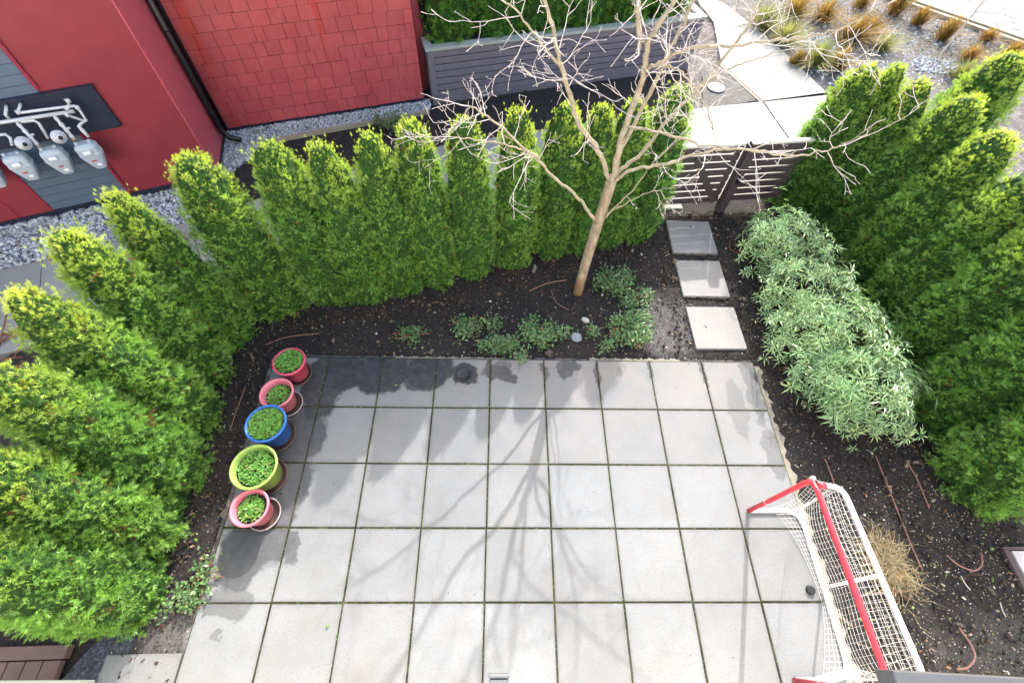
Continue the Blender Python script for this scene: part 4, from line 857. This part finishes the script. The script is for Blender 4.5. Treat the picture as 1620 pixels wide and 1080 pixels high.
for q in (.33, .66):
    for Fq in (F0, F1): mb = MB(); mb.tube([Fq+[0, 0, HG*q], Fq+[0, 0, HG*q+.006]], .0225, 12); mb.build('joint_ring', MAT['goalwhite'], goal, True)
B0, B1 = np.array([3.03, -1.665, .02])-go, np.array([3.02, -2.99, .02])-go
mb = MB(); mb.tube([F0+[.02, 0, .02]]+bend(F0+[0, 0, .02], B0, B1, .16)+[(B0+B1)/2]+bend(B0, B1, F1+[0, 0, .02], .16)+[F1+[.02, 0, .02]], .021, 12); mb.build('base_frame', MAT['goalwhite'], goal, True)
K0, K1 = np.array([2.73, -1.73, HG-.01])-go, np.array([2.80, -2.93, HG-.01])-go
mb = MB(); mb.tube([T0+[.03, -.04, -.005]]+bend(T0+[0, -.04, 0], K0, K1, .09)+[(K0+K1)/2]+bend(K0, K1, T1+[0, .04, 0], .09)+[T1+[.03, .04, -.005]], .019, 12); mb.build('top_frame', MAT['goalwhite'], goal, True)
mb = MB(); mb.tube([(B0+B1)/2, (K0+K1)/2], .013, 10); mb.build('back_bar', MAT['goalwhite'], goal, True)
for Tq, q in ((T0, -.05), (T1, .05)): mb = MB(); mb.tube([Tq+[.02, q, 0], Tq+[.075, q, 0]], .023, 10); mb.build('sleeve', MAT['goalred'], goal, True)
mb = MB(); mb.box(T0+[.035, .02, -.06], .035, .03, .05, bev=.008); mb.build('bracket', MAT['goalwhite'], goal)
net = MB(); rn = .0011
def netpatch(f, nu, nv, skipu=()):
    G_ = [[np.array(f(i/nu, j/nv)) for j in range(nv+1)] for i in range(nu+1)]
    for i in range(nu+1): net.tube(G_[i], rn, 3, cap=False)
    for j in range(nv+1): net.tube([G_[i][j] for i in range(nu+1)], rn, 3, cap=False)
def backf(u, v):
    """u along the goal, v from the base tube up to the top frame; the slack net hangs in towards the mouth"""
    b_ = B0*(1-u)+B1*u; k = K0*(1-u)+K1*u; p = b_*(1-v)+k*v; s = math.sin(math.pi*v)
    end = (1-abs(2*u-1)**4); p = p+np.array([-.10*s*(1-v)-.03*s, 0, -.07*s*(1-v)])*(.5+.5*end)+np.array([-.02*math.sin(9*u)*s, .015*math.sin(7*v+3*u), 0]); return p
netpatch(backf, 27, 23)
def topf(u, v): a = T0*(1-u)+T1*u; k = K0*(1-u)+K1*u; p = a*(1-v)+k*v; return p+np.array([0, 0, -.03*math.sin(math.pi*v)*(1+.3*math.sin(6*u))])
netpatch(topf, 27, 5)
for Fq, Bq, Kq, Tq, sg in ((F0, B0, K0, T0, -1), (F1, B1, K1, T1, 1)):
    def sidef(u, v):
        lo_ = Fq*(1-u)+Bq*u+np.array([0, 0, .02]); hi_ = Tq*(1-u)+Kq*u; p = lo_*(1-v)+hi_*v; s = math.sin(math.pi*v); return p+np.array([.10*s*(1-u)**2, sg*(.09*s*math.sin(math.pi*min(1, u+.15))), -.04*s])
    netpatch(sidef, 9, 22)
# loose skirt of net lying inside along the base tube
def skirt(u, v): b_ = B0*(1-u)+B1*u; e = abs(2*u-1); return b_+np.array([-(.06+.20*e**2.2)*v, 0, -.008+.02*math.sin(math.pi*v)+.012*math.sin(14*u)*v+.012])
netpatch(skirt, 34, 5)
net.build('net', MAT['net'], goal)
mb = MB(); mb.lathe([(.034, 0), (.038, .003), (.038, .0225), (.034, .0255), (.02, .0255)], 28); o = mb.build('hockey_puck', MAT['puck'], None, True, (*g(1281, 933)[:2], .0015)); tag(o, 'black hockey puck lying on the paver inside the goal', 'puck')

# ================================================================== LIDS, ROCK, TUBES
mb = MB(); mb.lathe([(.062, 0), (.066, .012), (.06, .018), (.052, .018), (.05, .014), (.012, .015), (.01, .02), (.004, .02)], 28); o = mb.build('cleanout_cover', MAT['capgrey'], None, True, (*g(912, 533)[:2], -.012)); tag(o, 'round grey plastic cover in the mulch between two low plants', 'cover')
lid = empty('inspection_cover', (*g(734, 593)[:2], .0015), 0, 'round dark cover set in the wet patch on a back row paver', 'cover')
mb = MB(); mb.lathe([(.088, 0), (.092, .004), (.086, .0075), (.08, .0075), (.078, .0035), (.004, .0045)], 36); mb.build('ring', MAT['lid'], lid, True)
for k in range(3): mb = MB(); mb.box((0, (k-1)*.03, .0055), .09-.03*abs(k-1), .006, .004); mb.build('rib', MAT['lid'], lid)
gr = empty('drain_grate', (*g(1133, 139)[:2], -.004), 0, 'round pale drain grate with slots in the soil beside the concrete walk', 'drain')
mb = MB(); mb.lathe([(.155, -.01), (.16, .012), (.15, .018), (.125, .018), (.12, .004), (.118, -.088)], 32); mb.f.pop(); mb.m.pop(); mb.build('rim', MAT['grate'], gr, True)
for k in range(-3, 4): mb = MB(); L_ = 2*math.sqrt(.122**2-(k*.034)**2); mb.box((k*.034, 0, .010), .016, L_, .012); mb.build('bar', MAT['grate'], gr)
mb = MB(); mb.lathe([(.117, -.09), (.117, -.084)], 24); mb.build('sump', MAT['blackdot'], gr)
def rockm(sx, sy, sz, seed):
    r3 = random.Random(seed); mb = MB(); n = 7; vs = []
    for (z_, k) in ((0, .9), (.4, 1.05), (.85, .8), (1., .45)):
        for q in range(n): th = 6.283*q/n+r3.uniform(-.2, .2); e = k*r3.uniform(.8, 1.1); vs.append((sx*e*math.cos(th), sy*e*math.sin(th), sz*z_))
    mb.add(vs, [(i*n+q, i*n+(q+1) % n, (i+1)*n+(q+1) % n, (i+1)*n+q) for i in range(3) for q in range(n)]+[tuple(range(3*n, 4*n))]); return mb
o = rockm(.06, .035, .04, 3).build('rock', MAT['rock'], None, False, (*g(926, 506)[:2], -.02), -.5); tag(o, 'small pale rock in the mulch above the round grey cover', 'rock')
def tubething(pts, r_, label, name='irrigation_tube', mat='hose', z=.0, cat='tube', grp='brown drip tubes on the mulch', arch=0.):
    P = [g(*p) for p in pts]; P = [np.array([p[0], p[1], z+arch*math.sin(math.pi*i/(len(P)-1))]) for i, p in enumerate(P)]; mb = MB(); mb.tube(smooth(P, 6), r_, 8)
    c = P[0].copy(); mb.v = [(x-c[0], y-c[1], q-c[2]) for x, y, q in mb.v]; o = mb.build(name, MAT[mat], None, True, c); return tag(o, label, cat, grp)
tubething([(1305, 725), (1314, 748), (1323, 775)], .006, 'short straight brown tube near the top corner of the goal')
tubething([(1385, 720), (1398, 753), (1413, 790), (1433, 840), (1446, 872), (1460, 902)], .006, 'long straight brown tube running down the bed beside the goal')
tubething([(1435, 730), (1452, 760), (1470, 803)], .006, 'brown tube close to the foot of the right hedge')
tubething([(1497, 877), (1510, 893), (1533, 903), (1548, 893), (1552, 873)], .0075, 'brown tube hoop below the right hedge', arch=.05)
tubething([(1517, 992), (1533, 1020), (1537, 1040), (1527, 1055), (1513, 1058)], .009, 'hook shaped brown tube on the mulch at lower right', arch=.03)
tubething([(838, 460), (866, 448), (896, 443)], .007, 'curved pale brown tube left of the tree trunk')
tubething([(872, 458), (880, 478), (900, 490)], .005, 'thin brown tube below the tree trunk')
tubething([(420, 545), (455, 533), (505, 527)], .006, 'brown tube along the foot of the hedge above the pots')
tubething([(364, 680), (374, 650), (388, 612)], .005, 'brown tube beside the blue and pale pink pots')
tubething([(1427, 895), (1434, 910), (1440, 928)], .006, 'short brown tube at the dry tuft behind the goal')
tubething([(1380, 938), (1410, 936), (1435, 934)], .005, 'brown tube lying below the dry tuft')
tubething([(1055, 345), (1085, 350), (1110, 343), (1128, 333)], .009, 'dark root lying in front of the gate', 'tree_root', 'cable', .01, 'root', 'dark roots in front of the gate')
tubething([(1095, 348), (1142, 347), (1180, 342), (1215, 346)], .007, 'long dark root crossing in front of the gate post', 'tree_root', 'cable', .01, 'root', 'dark roots in front of the gate')
tubething([(1158, 372), (1154, 392), (1170, 398), (1200, 396)], .005, 'thin dark stem lying right of the far stepping stone', 'fallen_twig', 'stem', .0, 'twig', None)
tubething([(1521, 910), (1528, 923), (1536, 933)], .004, 'pale thin stick on the mulch below the brown hoop', 'fallen_twig', 'twig', -.005, 'twig', None)
tubething([(1583, 952), (1587, 965), (1592, 975)], .004, 'pale thin stick on the mulch near the timber edging', 'fallen_twig', 'twig', -.005, 'twig', None)

# ================================================================== NEIGHBOURING PATIO, DECK, NEAR HOUSE
nb = empty('neighbour_patio', (4.875, -2.0, -.055), 0, 'pale slabs behind dark timber edging at the right edge of the photo', 'patio')
mb = MB(); mb.box((.025, -1.1, .0), .05, 2.2, .14, bev=.005); mb.build('edging', MAT['timber'], nb)
mb = MB(); mb.box((.76, .0, .0), 1.52, .03, .14, bev=.005); mb.build('edging', MAT['timber'], nb)
for i in range(2):
    for j in range(4): mb = MB(); mb.obox((.055+.35+i*.69, -.3-j*.56, .05), (.343, 0, 0), (0, .277, 0), (0, 0, .03), 0, .004); mb.build('paver', MAT['nb'], nb)
dk = empty('timber_deck', (-3.33, -2.73, 0), R(1.5), 'brown timber deck boards in the lower left corner', 'deck')
mb = MB(); mb.box((-1.0, -.05, .035), 2.0, .095, .07, bev=.004); mb.build('border_board', MAT['deck'], dk)
for k in range(14): mb = MB(); mb.box((-.085-k*.135+.0, -.62, .033), .128, 1.03, .06, bev=.004); mb.build('board', MAT['deck'], dk)
hs = empty('near_house', (0, -3.3, 0), 0, 'near house seen as a dark metal ledge and pale sill at the bottom edge', 'house')
def hb(name, mat, x0, x1, y0, y1, z0, z1, bev=.004):
    mb = MB(); mb.obox(((x0+x1)/2, (y0+y1)/2+3.3, (z0+z1)/2), ((x1-x0)/2, 0, 0), (0, (y1-y0)/2, 0), (0, 0, (z1-z0)/2), 0, bev); return mb.build(name, MAT[mat], hs)
hb('wall', 'facade', -9, 9, -4.4, -3.35, -.1, 2.5); hb('wall', 'facade', -9, 9, -5.2, -4.7, 2.502, 6.5)  # unseen walls; the upper one is added to bounce light into the garden
o = hb('metal_ledge', 'ledge', 0, 2.6, -.62, 0, 2.5, 2.6); o.location = (1.55, .52, 0); o.rotation_euler = (0, 0, -.05)
hb('sill', 'sill', -4.2, -1.33, -3.4, -2.80, 2.52, 2.6); hb('fixture', 'lampbody', .085, .155, -3.36, -2.80, 2.54, 2.6); hb('fixture_cap', 'lampbody', .081, .159, -2.797, -2.785, 2.53, 2.605)
o.data.transform(Matrix.Translation((0, -3.3, 0)))

# ================================================================== GRASSES BY THE ROAD
def grass_mesh(seed, n, h, spread, mat, wd=.006):
    r3 = np.random.default_rng(seed); a = r3.uniform(0, 6.28, n); q = np.abs(r3.normal(0, spread, n)); b0 = np.stack([np.cos(a)*q*.22, np.sin(a)*q*.22, np.zeros(n)], 1); L = h*r3.uniform(.5, 1.15, n); le = q+r3.uniform(0, .25, n)*spread/.5
    V = np.zeros((n, 2, 4, 3)); side = np.stack([-np.sin(a+.6), np.cos(a+.6), np.zeros(n)], 1)*wd
    def pt(t): return b0+np.stack([np.cos(a)*le*L*1.3*t*t, np.sin(a)*le*L*1.3*t*t, L*t*(1-.35*np.minimum(le, 1)*t)], 1)
    p0, p1, p2 = pt(0), pt(.55), pt(1.)
    V[:, 0] = np.stack([p0-side, p0+side, p1+side, p1-side], 1); V[:, 1] = np.stack([p1-side, p1+side, p2+side*.2, p2-side*.2], 1)
    rr_ = r3.uniform(0, 1, n); at = np.zeros((n, 2, 4, 3)); at[..., 0] = rr_[:, None, None]; at[:, 0, :, 1] = [0, 0, .5, .5]; at[:, 1, :, 1] = [.5, .5, 1, 1]
    return npmesh('blades', V.reshape(-1, 3), 4, [MAT[mat]], at.reshape(-1, 3))
GM = [grass_mesh(1, 380, .42, .36, 'grass'), grass_mesh(2, 380, .5, .28, 'grass'), grass_mesh(3, 420, .45, .44, 'grassgreen')]
tus = [((1252, 32), 1, 1., 'tan'), ((1302, 28), 0, .95, 'tan'), ((1208, 40), 2, 1., 'green tan'), ((1240, 66), 2, .9, 'green tan'), ((1345, 62), 0, 1.2, 'orange tan'), ((1372, 52), 0, .9, 'orange tan'), ((1290, 98), 2, .95, 'green tan'), ((1322, 108), 1, .85, 'tan'), ((1415, 18), 1, .95, 'orange'), ((1452, 36), 1, .75, 'orange'), ((1492, 58), 1, .85, 'orange'), ((1532, 92), 0, .7, 'tan'), ((1572, 105), 1, .6, 'tan'), ((1362, 8), 0, .7, 'brown'), ((1520, 120), 2, .7, 'pale green'), ((1395, 75), 2, .7, 'pale green'), ((1600, 85), 0, .7, 'tan'), ((1562, 60), 0, .6, 'tan'), ((1262, 8), 0, .7, 'brown'), ((1420, -8), 1, .9, 'orange'), ((1258, 100), 1, .6, 'tan')]
desc = ['at the top of the walk near the road side', 'second in from the walk at the top edge', 'close beside the walk at the top', 'beside the walk behind the long bare branch', 'spreading wide in the middle of the grass bed', 'joined to the right of the wide spreading clump', 'beside the walk near the cedar tops', 'just above the first right hedge cedar', 'tall and near the kerb at the top edge', 'small and upright, second along the kerb', 'upright in the bare soil, third along the kerb', 'low and thin above the round topped cedar', 'low and thin at the kerb near the right edge', 'short and dark at the top edge of the bed', 'low and pale between two right hedge cedars', 'low and pale behind the narrow cedar', 'low at the far right by the kerb', 'small, by the kerb right of the sapling', 'short at the top edge beside the walk', 'at the kerb beyond the top edge', 'small, at the walk edge near the grate']
for (px, k, s, cname), ds in zip(tus, desc):
    p = g(*px); t = empty('grass_tuft', (p[0], p[1], -.05), rnd.uniform(0, 6.28), cname+' ornamental grass clump '+ds, 'grass clump', 'ornamental grasses by the road'); o = link('blades', GM[k], t); o.scale = (s*1.15, s*1.15, s)
# thin dead grass over the bed
r3 = np.random.default_rng(31); cen = [g(*q)[:2] for q in ((1580, 100), (1545, 75), (1600, 60), (1500, 85), (1345, 75), (1330, 40), (1270, 60), (1460, 70), (1520, 30), (1395, 40), (1610, 110), (1290, 15), (1100, 60), (1110, 20))]
n = 2600; idx = r3.integers(0, len(cen), n); c2 = np.array(cen)[idx]+r3.normal(0, .34, (n, 2)); a = r3.uniform(0, 6.28, n); L = r3.uniform(.08, .3, n); up_ = r3.uniform(.05, .7, n)
d3 = np.stack([np.cos(a)*(1-up_*.5), np.sin(a)*(1-up_*.5), up_], 1)*L[:, None]; b3 = np.concatenate([c2, np.full((n, 1), -.05)], 1); sd3 = np.stack([-np.sin(a), np.cos(a), np.zeros(n)], 1)*.0045
V = np.stack([b3-sd3, b3+sd3, b3+d3], 1); at = np.stack([np.repeat(r3.uniform(0, 1, n)[:, None], 3, 1), np.tile([[.2, .2, .9]], (n, 1)), np.zeros((n, 3))], -1)
tag(link('dead_grass', npmesh('dead_grass', V.reshape(-1, 3), 3, [MAT['straw']], at.reshape(-1, 3))), kind='stuff')
p = g(1400, 892); t = empty('dry_tuft', (p[0], p[1], -.03), 0, 'dry straw coloured tuft behind the goal net', 'dry plant'); r3 = np.random.default_rng(77); n = 620
q_ = np.stack([r3.normal(0, .095, n), r3.normal(0, .125, n), r3.uniform(0, .10, n)], 1); a = r3.uniform(0, 6.28, n); L = r3.uniform(.06, .24, n); el = r3.normal(.15, .35, n)
d3 = np.stack([np.cos(a)*np.cos(el), np.sin(a)*np.cos(el), np.sin(el)], 1)*L[:, None]; sd3 = np.stack([-np.sin(a), np.cos(a), np.zeros(n)], 1)*.0026; bend_ = np.stack([r3.normal(0, .02, n), r3.normal(0, .02, n), r3.normal(.01, .01, n)], 1)
V = np.stack([np.stack([q_-sd3, q_+sd3, q_+d3*.5+bend_+sd3, q_+d3*.5+bend_-sd3], 1), np.stack([q_+d3*.5+bend_-sd3, q_+d3*.5+bend_+sd3, q_+d3+sd3*.3, q_+d3-sd3*.3], 1)], 1); V[..., 2] = np.maximum(V[..., 2], .012)
at = np.zeros((n, 2, 4, 3)); at[..., 0] = r3.uniform(0, 1, n)[:, None, None]; at[..., 1] = .5
link('stalks', npmesh('stalks', V.reshape(-1, 3), 4, [MAT['straw']], at.reshape(-1, 3)), t)
sp = empty('sapling', (*g(1486, 88)[:2], -.05), 0, 'thin bare sapling standing in the grass bed near the kerb', 'tree'); sb = np.array(sp.location)
mb = MB(); top = onplane(1562, -6, g(1486, 88)[:2], nT)-sb; mb.tube(smooth([np.zeros(3), top*.5+[.01, 0, 0], top, top*1.5], 4), [.016]*5+[.013]*4+[.01]*4, 7); mb.build('stem', MAT['twig'], sp, True)
tw2 = MB(); old = tw; tw = tw2
for k in range(9): twig(top*twr.uniform(.55, 1.45), twr.normal(0, 1, 3)*[.6, .6, .1]+[0, 0, .8], .45, .005, 1)
tag(tw2.build('twigs', MAT['twig'], sp), kind='stuff'); tw = old
# red twiggy remains at the far left
p = g(8, 545); t = empty('dead_plant', (p[0], p[1], -.03), 0, 'reddish dead stems at the left edge beyond the hedge', 'dead plant'); mb = MB()
for k in range(10): a = rnd.uniform(0, 6.28); mb.tube([(rnd.uniform(-.2, .2), rnd.uniform(-.2, .2), .03), (.4*math.cos(a), .4*math.sin(a), .06+rnd.uniform(0, .1))], .008, 5)
tag(mb.build('stems', MAT['stem'], t), kind='stuff')

# ================================================================== MULCH CHIPS, LITTER
def chips(name, regions, n, smin, smax, seed, pal, zz=-.018, probs=None):
    r3 = np.random.default_rng(seed); P_ = []
    for (x0, x1, y0, y1, wt) in regions: k = int(n*wt); P_.append(np.stack([r3.uniform(x0, x1, k), r3.uniform(y0, y1, k)], 1))
    P_ = np.concatenate(P_); n = len(P_); th = r3.uniform(0, 6.28, n); s = r3.uniform(smin, smax, n)*(1+(r3.uniform(0, 1, n) < .06)*1.5); asp = r3.uniform(.2, .8, n); tlt = r3.normal(0, .35, (n, 2)); hgt = s*.35
    base = np.array([[-1, -1, 0], [1, -1, 0], [1, 1, 0], [-1, 1, 0]], float)[None]*np.stack([s, s*asp, 0*s], 1)[:, None]*.5
    top = base.copy()*.75; top[..., 2] += hgt[:, None]
    Vq = np.stack([np.stack([top[:, 0], top[:, 1], top[:, 2], top[:, 3]], 1)]+[np.stack([base[:, i], base[:, (i+1) % 4], top[:, (i+1) % 4], top[:, i]], 1) for i in range(4)], 1)
    c_, s_ = np.cos(th)[:, None, None], np.sin(th)[:, None, None]; x = Vq[..., 0]*c_-Vq[..., 1]*s_; y = Vq[..., 0]*s_+Vq[..., 1]*c_; z_ = Vq[..., 2]+tlt[:, :1, None]*Vq[..., 0]+tlt[:, 1:, None]*Vq[..., 1]
    W = np.stack([x+P_[:, 0, None, None], y+P_[:, 1, None, None], z_+zz+r3.uniform(-.006, .008, n)[:, None, None]], -1)
    pal = np.array(pal); col = pal[r3.choice(len(pal), n, p=probs)]*r3.uniform(.7, 1.2, (n, 1))
    o = link(name, npmesh(name, W.reshape(-1, 3), 4, [MAT['chip']], np.repeat(col, 20, axis=0))); tag(o, kind='stuff')
beds = [(-2.6, 2.4, .01, 1.9, .3), (3.13, 5.2, -3.4, .6, .36), (2.2, 3.6, .0, 2.5, .14), (-3.1, -2.46, -3.3, .6, .10), (-3.0, -1., 3.2, 4.3, .04), (-1, 3.4, 4.2, 5.6, .06)]
chips('mulch_chips', beds, 26000, .005, .016, 4, [(.01, .008, .009), (.022, .017, .018), (.04, .032, .03), (.08, .06, .05), (.15, .13, .105)], probs=[.38, .3, .18, .09, .05])
chips('leaf_litter', beds+[(3.4, 5.0, -3.3, -1.4, .35)], 4200, .005, .013, 5, [(.3, .25, .18), (.45, .43, .38), (.12, .17, .06), (.2, .11, .06), (.2, .24, .09)], -.010, [.34, .26, .18, .12, .10])
chips('bark_pieces', beds, 1500, .018, .042, 14, [(.05, .034, .026), (.085, .058, .042), (.03, .022, .02), (.13, .10, .08)], -.012)
for (ax, ay, bx, by) in ((-2.5, .42, -.3, .95), (-.3, .95, 1.9, 1.78), (-2.78, -2.5, -2.58, .1), (4.5, -1.7, 4.5, 1.6)):
    r4 = np.random.default_rng(int(abs(ax)*100)); o = chips('brown_litter', [(ax, bx, min(ay, by), max(ay, by), 1.)] if abs(ax-bx) < .3 else [(ax+(bx-ax)*k/5, ax+(bx-ax)*(k+1)/5, ay+(by-ay)*k/5-.08, ay+(by-ay)*(k+1)/5+.04, .2) for k in range(5)], 300 if abs(ax-bx) > .3 else 170, .008, .02, 15, [(.09, .045, .025), (.13, .075, .04), (.06, .036, .024), (.18, .125, .075)], -.012)
chips('paver_debris', [(-2.3, 3.0, -3.2, -.02, 1.)], 90, .004, .012, 6, [(.05, .03, .02), (.12, .2, .04), (.03, .025, .02)], .001)
# moss tufts along the joints
r3 = np.random.default_rng(8); pts = []
for u in range(-1, 9):
    for k in range(26): pts.append(((u-3)*T+r3.normal(0, .004), -r3.uniform(0, 3.3)))
for v in range(1, 6):
    for k in range(34): pts.append((r3.uniform(-2.4, 3.0), -v*T+r3.normal(0, .004)))
pts = np.array(pts); n = len(pts); k = 5; P_ = np.zeros((n*k, 3)); P_[:, :2] = np.repeat(pts, k, 0)+r3.normal(0, .007, (n*k, 2)); P_[:, 2] = -.004
d = np.stack([r3.normal(0, .8, n*k), r3.normal(0, .8, n*k), np.ones(n*k)*.6], 1); d /= np.linalg.norm(d, axis=1)[:, None]
V = place(LFV, P_, orient(n*k, d, r3), .011*r3.uniform(.5, 1.5, n*k)); at = np.stack([np.repeat(r3.uniform(0, 1, n*k)[:, None], 4, 1), np.repeat(LFT[None], n*k, 0), np.zeros((n*k, 4))], -1)
o = link('joint_moss', npmesh('joint_moss', V.reshape(-1, 3), 4, [MAT['ground_leaf']], at.reshape(-1, 3))); tag(o, kind='stuff')
# stones scattered in the grass bed by the road
gb = [(5.9, 6.2), (6.4, 9.6), (9.2, 9.6), (11.6, 7.4), (7., 5.6)]
pebbles('bed_stones', gb, 1900, .012, .032, -.05, 7)
for q, sd_ in (((1295, 62), 8), ((1330, 85), 9), ((1480, 100), 10)):
    c_ = g(*q); pebbles('bed_stones', [(c_[0]+.45*math.cos(k*.7854), c_[1]+.34*math.sin(k*.7854)) for k in range(8)], 420, .014, .03, -.045, sd_)
